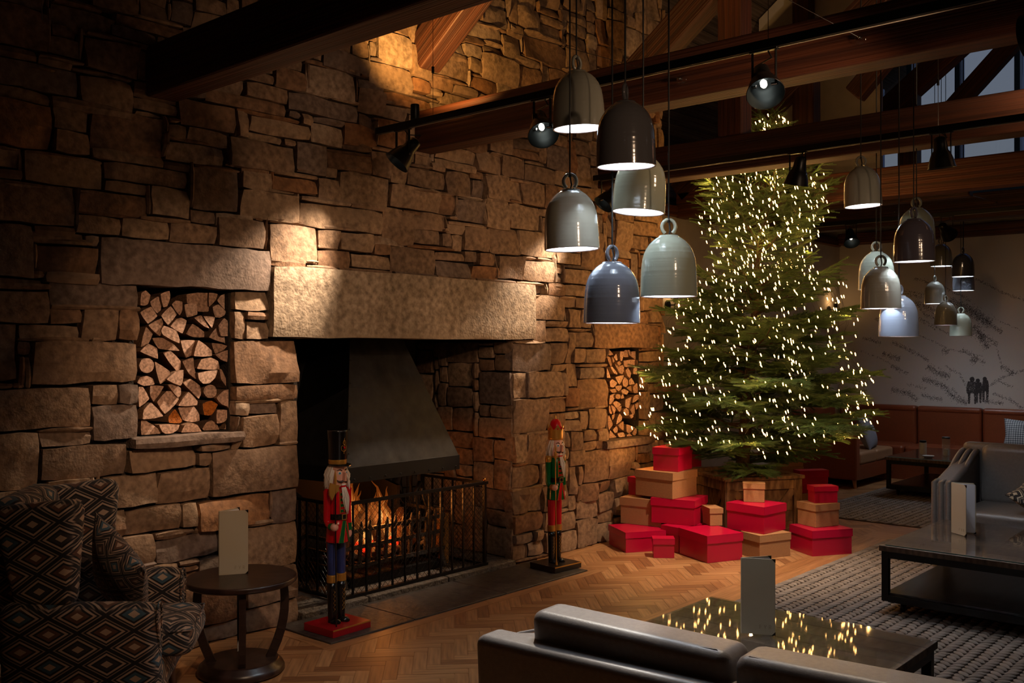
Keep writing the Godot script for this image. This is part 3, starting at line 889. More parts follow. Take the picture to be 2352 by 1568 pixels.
# ---------------------------------------------------------------- fireplace
func build_fireplace() -> void:
	var steel := textured(sr(60, 57, 55), M.stone_tex, null, 0.8, 0.45, 0.0)
	steel.metallic = 0.55
	var hood := thing("fire_hood", "large tapering dark steel smoke hood inside the fireplace", "hood", Vector3(4.83, 0.84, -5.9))
	# local: bottom rectangle x -0.63..0.62, z 0.5..-0.45; top x -0.16..0.29
	var rim_y := 0.1
	var B := [Vector3(-0.5, rim_y, 0.52), Vector3(0.62, rim_y, 0.52), Vector3(0.62, rim_y, -0.45), Vector3(-0.63, rim_y, -0.45)]
	var T := [Vector3(-0.16, 1.12, 0.14), Vector3(0.3, 1.12, 0.14), Vector3(0.3, 1.12, -0.3), Vector3(-0.16, 1.12, -0.3)]
	for k in 3:
		var k2 := (k + 1) % 4
		var mid: Vector3 = (B[k] + B[k2]) * 0.5
		var out := Vector3(mid.x, 0.1, mid.z).normalized() * 0.006
		# two folded sheets a side, a seam between
		var m1: Vector3 = B[k].lerp(T[k], 0.55)
		var m2: Vector3 = B[k2].lerp(T[k2], 0.55)
		part("panel", MB.new().prism([B[k], B[k2], m2, m1], -out), steel, hood)
		part("panel", MB.new().prism([m1 + out * 0.5, m2 + out * 0.5, T[k2] + out * 0.5, T[k] + out * 0.5], -out), steel, hood)
	# the side toward the chair: a sloping skirt below, a drawn-in flank above
	var m0: Vector3 = B[0].lerp(T[0], 0.55)
	part("skirt", MB.new().prism([B[0], m0, Vector3(-0.63, rim_y + 0.16, -0.45), B[3]], Vector3(0.006, 0, 0)), steel, hood)
	part("flank", MB.new().prism([m0, T[0], T[3], Vector3(-0.3, rim_y + 0.3, -0.4)], Vector3(0.006, 0, 0)), M.iron, hood)
	part("flue", MB.new().box(Vector3(0.07, 1.5, -0.08), Vector3(0.46, 0.8, 0.44)), steel, hood)
	var rim := MB.new()
	for k in 4:
		rim.bar(B[k] + Vector3(0, -0.05, 0), B[(k + 1) % 4] + Vector3(0, -0.05, 0), 0.014, 0.11)
	part("rim", rim, M.iron, hood)
	var riv := MB.new().lathe([Vector2(0, 0.004), Vector2(0.006, 0.002), Vector2(0.007, 0)], 8).mesh()
	for k in 9: part("rivet", riv, M.iron, hood, Vector3(-0.58 + k * 0.145, 0.02, 0.528), Basis(Vector3.RIGHT, PI / 2))
	for k in 6: part("rivet", riv, M.iron, hood, B[0].lerp(T[0], 0.1 + k * 0.16) + Vector3(0.012, 0, 0.006), Basis(Vector3.RIGHT, PI / 2))

	# grate with fire
	var gr := thing("fire_grate", "cast iron fire basket holding burning logs", "grate", Vector3(4.95, 0.045, -5.8))
	for k in 13:
		var x := -0.5 + k * 1.0 / 12
		var bar := MB.new()
		bar.tube([Vector3(x, 0.12, 0.21), Vector3(x, 0.42, 0.235), Vector3(x, 0.47, 0.24)], [0.017, 0.016, 0.006], 6)
		part("front_bar", bar, M.rust_iron, gr)
	for y in [0.14, 0.28, 0.4]:
		part("rail", MB.new().bar(Vector3(-0.53, y, 0.225), Vector3(0.53, y, 0.225), 0.02, 0.028), M.rust_iron, gr)
	for sx in [-1, 1]:
		var q := MB.new()
		for y in [0.14, 0.24, 0.34, 0.44]: q.bar(Vector3(0.53 * sx, y, 0.22), Vector3(0.53 * sx, y, -0.3), 0.02, 0.026)
		part("side_bars", q, M.rust_iron, gr)
		part("leg", MB.new().tube([Vector3(0.5 * sx, 0.0, 0.26), Vector3(0.5 * sx, 0.12, 0.22)], 0.022, 6), M.rust_iron, gr)
		part("leg", MB.new().tube([Vector3(0.5 * sx, 0.0, -0.28), Vector3(0.5 * sx, 0.12, -0.26)], 0.022, 6), M.rust_iron, gr)
	var fl := MB.new()
	for k in 9: fl.bar(Vector3(-0.5 + k * 0.125, 0.12, 0.22), Vector3(-0.5 + k * 0.125, 0.12, -0.3), 0.025, 0.02)
	part("floor_bars", fl, M.rust_iron, gr)
	var pan := MB.new().box(Vector3(0, 0.035, 0.02), Vector3(0.92, 0.06, 0.5))
	part("ash_pan", pan, M.iron, gr)
	var soot := mat(sr(30, 25, 22), 0.95)
	var back := thing("fireback", "heavy iron plate standing behind the fire", "fireback", Vector3(4.86, 0.045, -6.24))
	part("plate", MB.new().prism([Vector3(-0.42, 0, 0), Vector3(0.42, 0, 0), Vector3(0.42, 0.72, 0), Vector3(0.3, 0.86, 0), Vector3(-0.3, 0.86, 0), Vector3(-0.42, 0.72, 0)], Vector3(0, 0, -0.05)), soot, back)
	part("wing", MB.new().prism([Vector3(0.42, 0, 0), Vector3(0.42, 0.7, 0), Vector3(0.46, 0.62, 0.28), Vector3(0.46, 0, 0.28)], Vector3(0.03, 0, 0)), soot, back)
	part("wing", MB.new().prism([Vector3(-0.42, 0, 0), Vector3(-0.42, 0.7, 0), Vector3(-0.46, 0.62, 0.28), Vector3(-0.46, 0, 0.28)], Vector3(-0.03, 0, 0)), soot, back)
	# logs in the basket
	var char_ := textured(sr(58, 48, 44), M.stone_tex, M.stone_bump, 5.0, 0.95, 0.5)
	var barkm := textured(sr(126, 84, 56), M.stone_tex, M.stone_bump, 5.0, 0.9, 0.5)
	var at := Vector3(4.95, 0.045, -5.8)
	var logs := [[Vector3(-0.38, 0.2, 0.05), Vector3(0.05, 0.52, -0.1), 0.055, char_], [Vector3(0.36, 0.2, 0.06), Vector3(-0.02, 0.5, -0.12), 0.055, barkm], [Vector3(-0.3, 0.2, -0.12), Vector3(0.32, 0.24, -0.14), 0.06, char_], [Vector3(-0.05, 0.22, 0.12), Vector3(0.02, 0.5, -0.06), 0.045, char_], [Vector3(0.1, 0.22, 0.13), Vector3(0.36, 0.42, -0.1), 0.045, barkm]]
	var says := ["charred log leaning left in the fire basket", "half-burnt brown log leaning across the fire", "charred log lying at the back of the fire basket", "short charred log upright amid the flames", "brown split log at the basket's far end"]
	for k in logs.size():
		var l: Array = logs[k]
		var b := MB.new()
		var mid: Vector3 = (l[0] + l[1]) * 0.5
		b.tube([l[0], l[0].lerp(l[1], 0.3) + Vector3(0, 0.01, 0), l[0].lerp(l[1], 0.7), l[1]], [l[2], l[2] * 1.08, l[2] * 0.95, l[2] * 0.85], 9)
		b.warp(func(p): return p + Vector3(noise.get_noise_3dv(p * 30), noise.get_noise_3dv(p * 30 + Vector3.ONE * 9), 0) * 0.012)
		var o := part("burning_log", b.crease(50), l[3], self, at)
		o.name = numbered("burning_log")
		tag(o, says[k], "log", "logs burning in the grate")
	var em := MB.new()
	for k in 70:
		var c := Vector3(rng.randf_range(-0.46, 0.46), 0.15 + rng.randf() * 0.06, rng.randf_range(-0.22, 0.17))
		em.rbox(c, Vector3(rng.randf_range(0.03, 0.07), rng.randf_range(0.03, 0.05), rng.randf_range(0.03, 0.06)), 0.012, 1, Basis.from_euler(Vector3(rng.randf() * 3, rng.randf() * 3, rng.randf() * 3)))
	var coals := part("embers", em, mat(sr(120, 112, 106), 0.95), self, at)
	tag(coals, "grey ash and coals on the bars of the fire basket", "embers"); stuff(coals)
	em = MB.new()
	for k in 20:
		var c := Vector3(clampf(rng.randfn(-0.14, 0.17), -0.45, 0.2), 0.2 + rng.randf() * 0.06, rng.randf_range(-0.1, 0.17))
		em.rbox(c, Vector3(rng.randf_range(0.03, 0.06), rng.randf_range(0.02, 0.045), rng.randf_range(0.03, 0.05)), 0.01, 1, Basis.from_euler(Vector3(rng.randf() * 3, rng.randf() * 3, rng.randf() * 3)))
	var red := part("glowing_embers", em, glowing(Color(1.0, 0.2, 0.08), 0.9), self, at)
	tag(red, "red glowing embers low in the fire basket", "embers"); stuff(red)
	# flames
	var f := thing("fire", "yellow and orange flames rising from the logs", "flames", at + Vector3(-0.02, 0.22, 0.0))
	var mats := []
	for q in [[Color(1.0, 0.48, 0.16), 0.8, 0.09], [Color(1.0, 0.62, 0.28), 1.2, 0.16], [Color(1.0, 0.80, 0.46), 1.5, 0.28]]:
		var m := glowing(q[0], q[1])
		m.albedo_color = Color(0, 0, 0, q[2]); m.transparency = BaseMaterial3D.TRANSPARENCY_ALPHA; m.roughness = 1.0
		m.specular_mode = BaseMaterial3D.SPECULAR_DISABLED
		mats.append(m)
	# tongues: x, height, radius; each is three nested sheaths
	for t in [[-0.17, 0.58, 0.045], [-0.13, 0.48, 0.055], [-0.09, 0.42, 0.05], [-0.03, 0.3, 0.05], [0.05, 0.5, 0.05], [0.1, 0.44, 0.055], [0.15, 0.36, 0.045], [0.22, 0.24, 0.035], [-0.24, 0.24, 0.03], [0.01, 0.4, 0.045], [-0.3, 0.14, 0.022], [0.29, 0.15, 0.022]]:
		var k: float = rng.randf() * 500.0
		var zc := rng.randf_range(-0.08, 0.06)
		for n in 3:
			var h: float = t[1] * [1.0, 0.8, 0.58][n]
			var r: float = t[2] * [1.0, 0.68, 0.4][n]
			var path := []
			var rad := []
			for i in 17:
				var s := i / 16.0
				var y := h * s
				path.append(Vector3(t[0] + 0.12 * s * noise.get_noise_2d(k, y * 7.0), y, zc + 0.06 * s * noise.get_noise_2d(k + 300.0, y * 7.0)))
				rad.append(r * maxf(0.02, pow(sin(PI * clampf(0.22 + 0.78 * s, 0, 1)), 1.2) * (1.0 - 0.3 * s) * (1.0 + 0.3 * noise.get_noise_2d(k + 90.0, y * 12.0))))
			part("flame", MB.new().tube(path, rad, 12, false), mats[n], f)
	omni(f, Vector3(0, 0.25, 0.1), 0.24, Color(1.0, 0.58, 0.26), 0.1)

	# fire screen
	var sc := thing("fire_screen", "black iron fire screen with bars and diamond mesh round the hearth", "fire screen", Vector3(4.2, 0.05, -5.3))
	var W := 1.46
	var D := 0.72
	var H := 0.66
	var frame := MB.new()
	for y in [0.014, H]:
		frame.bar(Vector3(-0.012, y, 0), Vector3(W + 0.03, y, 0), 0.026, 0.022)
		frame.bar(Vector3(0, y, 0), Vector3(0, y, -D), 0.022, 0.02)
		frame.bar(Vector3(W, y, 0), Vector3(W, y, -D), 0.022, 0.02)
	part("frame", frame, M.black, sc)
	for x in [0.0, W]:
		for z in [0.0, -D]:
			part("corner_post", MB.new().bar(Vector3(x, 0, z), Vector3(x, H + 0.01, z), 0.024, 0.024), M.black, sc)
	var brass := mat(sr(190, 130, 60), 0.25, 0.9)
	part("knob", MB.new().lathe([Vector2(0.001, 0.03), Vector2(0.011, 0.025), Vector2(0.014, 0.014), Vector2(0.008, 0.004), Vector2(0.01, 0)], 10, Vector3(W, H + 0.01, 0)), brass, sc)
	var upright := MB.new().bar(Vector3(0, 0.014, 0), Vector3(0, H, 0), 0.013, 0.013).mesh()
	for k in 11: part("bar", upright, M.black, sc, Vector3(W * (k + 1) / 12.0, 0, 0))
	for k in 5:
		part("bar", upright, M.black, sc, Vector3(0, 0, -D * (k + 1) / 6.0))
		part("bar", upright, M.black, sc, Vector3(W, 0, -D * (k + 1) / 6.0))
	var net := MB.new()
	var step := 0.048
	var lay := func(o: Vector3, ax: Vector3, len_: float) -> void:
		var n := int((len_ + H) / step)
		for k in n:
			var c := k * step
			var u0 := maxf(0.0, c - H); var u1 := minf(len_, c)
			net.tube([o + ax * u0 + Vector3.UP * (c - u0), o + ax * u1 + Vector3.UP * (c - u1)], 0.0016, 3, false)
			net.tube([o + ax * (len_ - u0) + Vector3.UP * (c - u0), o + ax * (len_ - u1) + Vector3.UP * (c - u1)], 0.0016, 3, false)
	lay.call(Vector3.ZERO, Vector3.RIGHT, W)
	lay.call(Vector3.ZERO, Vector3.FORWARD, D)
	lay.call(Vector3(W, 0, 0), Vector3.FORWARD, D)
	stuff(part("wire_mesh", net, M.black, sc))
	# companion tools at the far side of the fire
	var ts := thing("tool_stand", "wrought iron stand for fire tools beside the basket", "tool stand", Vector3(5.56, 0.05, -6.05))
	part("stem", MB.new().tube([Vector3(0, 0, 0), Vector3(0, 0.86, 0)], 0.009, 8), M.iron, ts)
	part("foot", MB.new().lathe([Vector2(0.0, 0.03), Vector2(0.03, 0.025), Vector2(0.1, 0.008), Vector2(0.11, 0)], 14), M.iron, ts)
	var crook := []
	for k in 12: crook.append(Vector3(-0.05 + 0.05 * cos(PI * k / 11.0), 0.84 + 0.07 * sin(PI * k / 11.0), 0))
	part("crook", MB.new().tube(crook, 0.008, 6), M.iron, ts)
	part("ring", MB.new().tube(loop(Vector3(0, 0.76, 0), 0.07, 18), 0.005, 5, false), M.iron, ts)
	var tools := [["poker", "long iron fire poker with a curled handle", Vector3(0.075, 0, 0.02)], ["fire_tongs", "iron fire tongs hanging by the fireplace", Vector3(-0.06, 0, 0.05)], ["ash_shovel", "iron ash shovel hanging by the fire", Vector3(0.02, 0, -0.075)]]
	for t in tools:
		var o := thing(t[0], t[1], "fire tool", Vector3(5.56, 0.05, -6.05) + t[2])
		part("shaft", MB.new().tube([Vector3(0, 0.08, 0), Vector3(0, 0.84, 0)], 0.006, 6), M.iron, o)
		part("handle", MB.new().tube([Vector3(0, 0.8, 0), Vector3(0.012, 0.86, 0), Vector3(0.0, 0.92, 0), Vector3(-0.02, 0.9, 0)], 0.007, 6), M.iron, o)
		if t[0] == "ash_shovel": part("blade", MB.new().prism([Vector3(-0.045, 0.12, 0), Vector3(0.045, 0.12, 0), Vector3(0.04, 0.0, 0.01), Vector3(-0.04, 0.0, 0.01)], Vector3(0, 0, -0.004)), M.iron, o)
		elif t[0] == "poker": part("hook", MB.new().tube([Vector3(0, 0.1, 0), Vector3(0.02, 0.06, 0), Vector3(0.03, 0.09, 0)], 0.006, 6), M.iron, o)
		else: part("arm", MB.new().tube([Vector3(0, 0.7, 0), Vector3(0.025, 0.4, 0), Vector3(0.0, 0.06, 0)], 0.006, 6), M.iron, o)
	var horse := thing("firedog", "iron firedog with a curled neck standing beside the grate", "firedog", Vector3(5.42, 0.05, -5.72))
	var neck := []
	for k in 14:
		var s := k / 13.0
		neck.append(Vector3(0.06 * sin(s * 5.0), s * 0.62, 0.05 * sin(s * 3.0)))
	part("upright", MB.new().tube(neck, 0.013, 8), M.iron, horse)
	part("head", MB.new().tube([Vector3(-0.06, 0.62, 0.01), Vector3(-0.1, 0.66, 0.03), Vector3(-0.15, 0.6, 0.04), Vector3(-0.17, 0.52, 0.05)], [0.014, 0.02, 0.016, 0.008], 8), M.iron, horse)
	part("foot", MB.new().tube([Vector3(-0.09, 0, 0.03), Vector3(0, 0.07, 0), Vector3(0.09, 0, 0.03)], 0.012, 6), M.iron, horse)
	var post := thing("split_post", "gold brown split log standing on end by the screen", "log", Vector3(5.5, 0.05, -5.62))
	part("wood", MB.new().prism([Vector3(-0.04, 0, 0.04), Vector3(0.045, 0, 0.03), Vector3(0.05, 0, -0.03), Vector3(-0.02, 0, -0.05)], Vector3(0.0, 0.4, 0)), textured(sr(170, 120, 50), M.stone_tex, M.stone_bump, 6.0, 0.8, 0.6), post)

func loop(c: Vector3, r: float, n: int, b := Basis()) -> Array:
	var o := []
	for k in n + 1: o.append(c + b * Vector3(cos(TAU * k / n) * r, 0, sin(TAU * k / n) * r))
	return o

# ---------------------------------------------------------------- firewood
const LOGS_NEAR := [[50,245,60,130,100,105,145,150,120,235,85,250],[140,210,215,160,240,200,240,290,205,320,155,260],[235,140,320,108,328,170,300,255,262,265],[45,310,150,255,210,345,120,418],[240,340,330,250,388,330,305,430],[340,235,375,200,438,210,438,290,415,340,385,310],[455,235,565,225,580,330,478,358],[685,120,765,140,745,200,683,262],[755,200,830,115,878,170,870,230,835,290],[715,260,770,235,840,300,830,335,785,360,740,355],[120,430,245,362,262,410,232,535],[105,430,165,510,125,600,52,632],[240,480,265,430,385,480,415,560,412,598,260,520],[325,440,385,370,430,358,480,385,440,508],[545,360,610,335,690,460,640,440],[630,345,742,352,712,455,690,430],[470,510,530,412,640,490,640,540,540,540],[680,540,760,440,880,605,780,580],[770,430,825,360,880,410,862,530,790,530],[155,545,295,545,420,668,215,645],[420,570,555,565,525,705,470,732],[540,715,585,562,710,660,712,715],[705,590,885,620,740,695],[740,700,865,655,888,680,850,770,790,745],[45,670,125,598,205,640,215,740,130,710],[255,680,330,665,425,760,420,830,388,858],[108,800,70],[180,760,320,850,325,900,232,978],[435,760,540,725,545,800,570,932,500,880],[570,830,610,745,700,725,770,760,785,835,690,840],[580,870,765,840,745,910,690,965,630,970,590,930],[290,930,370,860,450,838,440,960,420,990],[20,960,45,910,110,895,165,920,185,975,80,990],[780,830,800,835,900,1010,850,1000,795,930],[440,960,510,920,600,985,612,1060,590,1110,520,1040],[300,975,370,970,425,1010,425,1070,400,1100,340,1030],[695,1038,63],[35,995,75,998,135,1110,38,1190],[140,985,272,990,172,1138,140,1080],[200,1140,290,1035,360,1040,408,1110,375,1160,275,1252],[395,1175,495,1040,580,1130,575,1168],[750,1100,820,1030,870,1020,912,1195,800,1160],[70,1300,80,1210,148,1138,268,1270],[310,1270,370,1200,440,1315,410,1335,310,1328],[395,1185,545,1175,595,1250,598,1310,520,1325,440,1305],[625,1150,700,1122,768,1160,710,1260,640,1260],[755,1210,878,1210,865,1280,820,1325,755,1338],[55,1305,95,1305,235,1400,235,1440,60,1468],[220,1345,415,1345,400,1390,350,1425,290,1440,250,1410],[425,1420,460,1350,520,1328,580,1350,620,1420],[620,1385,660,1325,710,1305,765,1350,782,1415,640,1405],[815,1420,850,1330,918,1290,920,1412],[475,140,680,122,683,305,580,305,562,228,480,228]]
const LOGS_FAR := [[148,138,185,140,245,215,185,230],[148,235,195,250,225,370,205,390],[228,240,260,310,240,330],[250,250,285,198,305,295,285,300],[340,165,398,168,370,305,345,305],[445,115,475,118,495,230,475,230],[395,165,440,120,460,250,390,250],[500,170,575,165,650,210,650,260,580,290,490,240],[390,300,560,285,520,395,400,390],[565,290,585,330,575,385,520,395],[585,300,625,285,655,380,640,440,610,410],[200,390,225,385,300,480,300,505,250,480],[260,340,300,360,330,420,310,440],[300,325,335,305,360,340,330,375,305,350],[330,380,395,360,395,450,375,495,330,480,310,440],[420,440,455,402,500,480,485,555,450,525],[530,420,570,388,595,440,585,500,530,490],[150,400,205,550,150,548],[270,540,390,508,392,540,330,648],[190,600,230,565,300,620,280,660,240,690,200,675],[375,600,405,535,455,580,455,650,425,685,385,665],[470,580,505,548,552,635,475,650],[270,670,365,655,365,700,320,740,285,715],[430,690,500,660,505,750],[525,680,585,620,632,765,540,770],[190,720,275,705,290,755,230,765],[355,730,400,705,465,745,440,790,370,770],[312,818,37],[195,800,270,770,270,830,210,930,185,930],[345,850,380,770,400,840],[415,860,525,818,480,940,465,985,415,970],[515,915,540,810,590,788,632,800,620,850],[235,910,285,880,360,930,290,985],[290,985,362,945,355,1010,335,1042],[180,960,195,940,240,1010,215,1075,185,1050],[210,940,260,965,280,1010,250,1075],[390,1010,430,980,468,1020,465,1085,425,1095,395,1070],[485,1010,540,925,555,1050,530,1090],[555,930,600,895,610,960,575,1010],[625,1000,665,925,678,1060,660,1080],[475,1090,520,1065,535,1110,500,1135],[570,1140,580,1080,610,1050,660,1090,650,1150],[170,1095,185,1090,238,1220,180,1305,165,1220],[220,1090,265,1065,255,1120,230,1160],[285,1220,300,1130,335,1060,368,1110,365,1160],[310,1230,390,1170,392,1310,350,1280],[235,1300,290,1235,308,1290,290,1375],[430,1215,560,1265,470,1350,435,1330],[515,1350,560,1270,612,1290,555,1395],[540,1430,620,1300,665,1415],[180,1480,195,1295,298,1430,290,1455],[300,1350,390,1330,412,1390,408,1435,340,1440],[430,1445,440,1370,480,1345,520,1400,520,1440]]

func build_logs() -> void:
	var cut := []
	for c in [sr(222, 176, 148), sr(210, 164, 136), sr(228, 184, 156), sr(196, 150, 120)]:
		var m := textured(c, M.stone_tex, M.stone_bump, 5.0, 0.85, 0.06)
		cut.append(m)
	var orange := textured(sr(214, 118, 28), M.stone_tex, M.stone_bump, 5.0, 0.85, 0.3)
	var side := [textured(sr(120, 84, 60), M.stone_tex, M.stone_bump, 6.0, 0.9, 0.5), textured(sr(150, 108, 76), M.stone_tex, M.stone_bump, 6.0, 0.9, 0.4)]
	for set_ in [[LOGS_NEAR, 310.0, 640.0, 0.248756, "stacked in the wall niche beside the patterned chair", "logs in the niche beside the chair", LEFT_NICHE], [LOGS_FAR, 1370.0, 780.0, 0.159475, "stacked in the wall niche beside the tree", "logs in the niche beside the tree", RIGHT_NICHE]]:
		var n := 0
		for q in set_[0]:
			var zf: float = -5.33 - rng.randf() * 0.05
			var pts := []
			if q.size() == 3:
				for k in 16: pts.append(Vector2(q[0], q[1]) + Vector2.from_angle(TAU * k / 16) * q[2] * rng.randf_range(0.97, 1.03))
			else:
				for k in range(0, q.size(), 2): pts.append(Vector2(q[k], q[k + 1]))
			var mid := Vector2.ZERO
			for p in pts: mid += p
			mid /= pts.size()
			var c := on_z(set_[1] + mid.x * set_[3], set_[2] + mid.y * set_[3], zf)
			var nic: Array = set_[6]
			# round the outline a little, keep it inside the niche
			var poly := []
			for k in pts.size():
				var a: Vector2 = pts[k]
				var e: Vector2 = pts[(k + 1) % pts.size()]
				for t in ([0.0] if q.size() == 3 else [0.05, 0.5, 0.95]):
					var v: Vector2 = a.lerp(e, t)
					if t == 0.5: v += (v - mid).normalized() * a.distance_to(e) * 0.03
					var w := on_z(set_[1] + v.x * set_[3], set_[2] + v.y * set_[3], zf)
					w.x = clampf(w.x, nic[0] + 0.004, nic[1] - 0.004); w.y = clampf(w.y, nic[2] + 0.006, nic[3] - 0.02)
					poly.append((w - c) * 0.98)
			var shape := "round sawn log end" if q.size() == 3 else "wedge-shaped split log" if q.size() == 8 or q.size() == 6 else "five-sided split log" if q.size() == 10 else "half-round split log"
			var is_orange: bool = set_[0] == LOGS_NEAR and (n == 43 or n == 45)
			var o := thing("firewood_log", shape + " " + set_[4], "log", c, 0.0, set_[5])
			if is_orange: tag(o, "split log with a bright orange cut face, " + ("low in the near niche" if n == 43 else "flaring into dark bark"), "log", set_[5])
			var b := MB.new()
			b._fan(poly, Vector3.BACK)
			part("cut_face", b, orange if is_orange else cut[rng.randi() % 4], o)
			var s := MB.new()
			var back := Vector3(rng.randf_range(-0.02, 0.02), rng.randf_range(-0.01, 0.02), -0.36 - rng.randf() * 0.06)
			for k in poly.size():
				var k2 := (k + 1) % poly.size()
				var out: Vector3 = (poly[k] + poly[k2]) * 0.5
				s.face([poly[k], poly[k2], poly[k2] * 0.92 + back, poly[k] * 0.92 + back], out)
			part("bark", s.crease(40), side[rng.randi() % 2], o)
			n += 1

# ---------------------------------------------------------------- gift boxes
const BOXES := [  # left, corner and right points of the base, top of the corner edge (zoomed pixels), support, colour, label
	["a", [110,1240, 215,1303, 500,1285], 1160, "", "red", "red lidded box on the floor beside the stone wall, under a kraft box"],
	["b", [470,1330, 488,1352, 645,1354], 1215, "", "red", "smallest red box, alone on the floor before the stacks"],
	["c", [560,1288, 672,1318, 880,1275], 1140, "", "red", "red lidded box on the floor behind the smallest box"],
	["d", [675,1320, 870,1390, 1125,1362], 1197, "", "red", "wide red lidded box on the parquet with nothing but a small kraft box on it"],
	["e", [1110,1325, 1240,1364, 1462,1335], 1195, "", "kraft", "brown kraft box on the floor under a large red box"],
	["f", [1465,1285, 1610,1343, 1895,1322], 1162, "", "red", "wide red lidded box at the foot of the stack by the rug"],
	["g", [110,1075, 378,1112, 455,1085], 928, "a", "kraft", "large kraft box stacked beside the stone wall"],
	["h", [203,888, 288,903, 380,888], 778, "g", "red", "small red box on the kraft box beside the stone wall"],
	["i", [497,1088, 783,1128, 876,1080], 950, "c", "red", "red lidded box under the largest kraft box"],
	["j", [388,900, 628,940, 803,905], 755, "i", "kraft", "largest kraft box, with a red cube on its lid"],
	["k", [487,733, 670,748, 770,722], 582, "j", "red", "red cube box on top of the tallest stack"],
	["l", [852,1098, 888,1127, 985,1124], 1003, "d", "kraft", "small kraft box squeezed between two red boxes"],
	["m", [993,1145, 1272,1187, 1430,1150], 995, "e", "red", "large red lidded box with a tiny kraft box on its lid"],
	["n", [1100,945, 1122,957, 1280,962], 824, "m", "kraft", "tiny kraft box in front of the wooden planter"],
	["o", [1500,1108, 1635,1140, 1805,1122], 978, "f", "kraft", "kraft box in the middle of the stack by the rug"],
	["p", [1588,952, 1625,967, 1795,962], 850, "o", "red", "small red box on top of the stack by the rug"],
	["q", [1440,1045, 1478,1062, 1590,1050], 905, "", "kraft", "kraft box behind the stack by the rug"],
	["r", [1455,884, 1522,897, 1728,890], 738, "q", "red", "plum red box behind the stack, beside the planter"],
	["v", [1385,985, 1400,1000, 1550,995], 712, "", "kraft", "tall kraft box behind the plum red box, beside the planter"],
	["s", [1385,702, 1398,712, 1552,708], 655, "v", "kraft", "flat pale kraft box on top of a tall kraft box beside the planter"],
	["u", [735,700, 760,712, 836,708], 535, "planter", "red", "dark red box standing on the planter corner behind the tallest stack"]]

func build_boxes() -> void:
	var red := mat(sr(172, 4, 46), 0.36)
	red.clearcoat_enabled = true; red.clearcoat = 0.35; red.clearcoat_roughness = 0.2
	var red2 := mat(sr(180, 6, 52), 0.32)
	var kraft := textured(sr(168, 118, 74), noise_image(256, 41, Vector2(6, 6), 3, Color(0.86, 0.86, 0.86), Color.WHITE), null, 3.0, 0.8, 0.0)
	var kraft2 := textured(sr(174, 124, 80), noise_image(256, 42, Vector2(6, 6), 3, Color(0.86, 0.86, 0.86), Color.WHITE), null, 3.0, 0.8, 0.0)
	var tops := {"": 0.0, "planter": 0.59}
	for q in BOXES:
		var base: float = tops[q[3]] if q[3] else 0.0
		var p := []
		for k in 3: p.append(on_height(1340 + q[1][k * 2] * 0.326531, 840 + q[1][k * 2 + 1] * 0.326531, base))
		var C: Vector3 = p[1]
		var w: Vector3 = p[2] - C
		var d: Vector3 = p[0] - C
		var a := deg_to_rad(YAW)
		var t := C.x * cos(a) - C.z * sin(a)
		var top: float = EYE - (840 + q[2] * 0.326531 - HORIZON) / FOCAL * t
		var h: float = top - base
		tops[q[0]] = top
		var wl := clampf(w.length(), 0.12, 0.62)
		var ax := w.normalized()
		var az := ax.cross(Vector3.UP).normalized() * -1.0
		if az.dot(d) < 0: az = -az
		var dl := clampf(absf(d.dot(az)), 0.14, 0.56)
		var c := C + ax * wl * 0.5 + az * dl * 0.5
		var deep := c.z - absf(ax.z) * wl * 0.5 - absf(az.z) * dl * 0.5
		if deep < -5.2 and c.x < 8.5: c.z += -5.2 - deep
		var yaw := atan2(-ax.z, ax.x)
		var o := thing("gift_box", q[5], "box", c, yaw, "gift boxes stacked by the tree")
		var lid := minf(0.09, h * 0.3)
		var isred: bool = q[4] == "red"
		part("body", MB.new().rbox(Vector3(0, (h - 0.006) * 0.5, 0), Vector3(wl - 0.012, h - 0.006, dl - 0.012), 0.003), red if isred else kraft, o)
		var L := MB.new()
		L.rbox(Vector3(0, h - 0.004, 0), Vector3(wl, 0.006, dl), 0.002)
		for s in [-1.0, 1.0]:
			L.box(Vector3(0, h - lid * 0.5, s * (dl * 0.5 - 0.0015)), Vector3(wl, lid, 0.003))
			L.box(Vector3(s * (wl * 0.5 - 0.0015), h - lid * 0.5, 0), Vector3(0.003, lid, dl))
		part("lid", L, red2 if isred else kraft2, o)

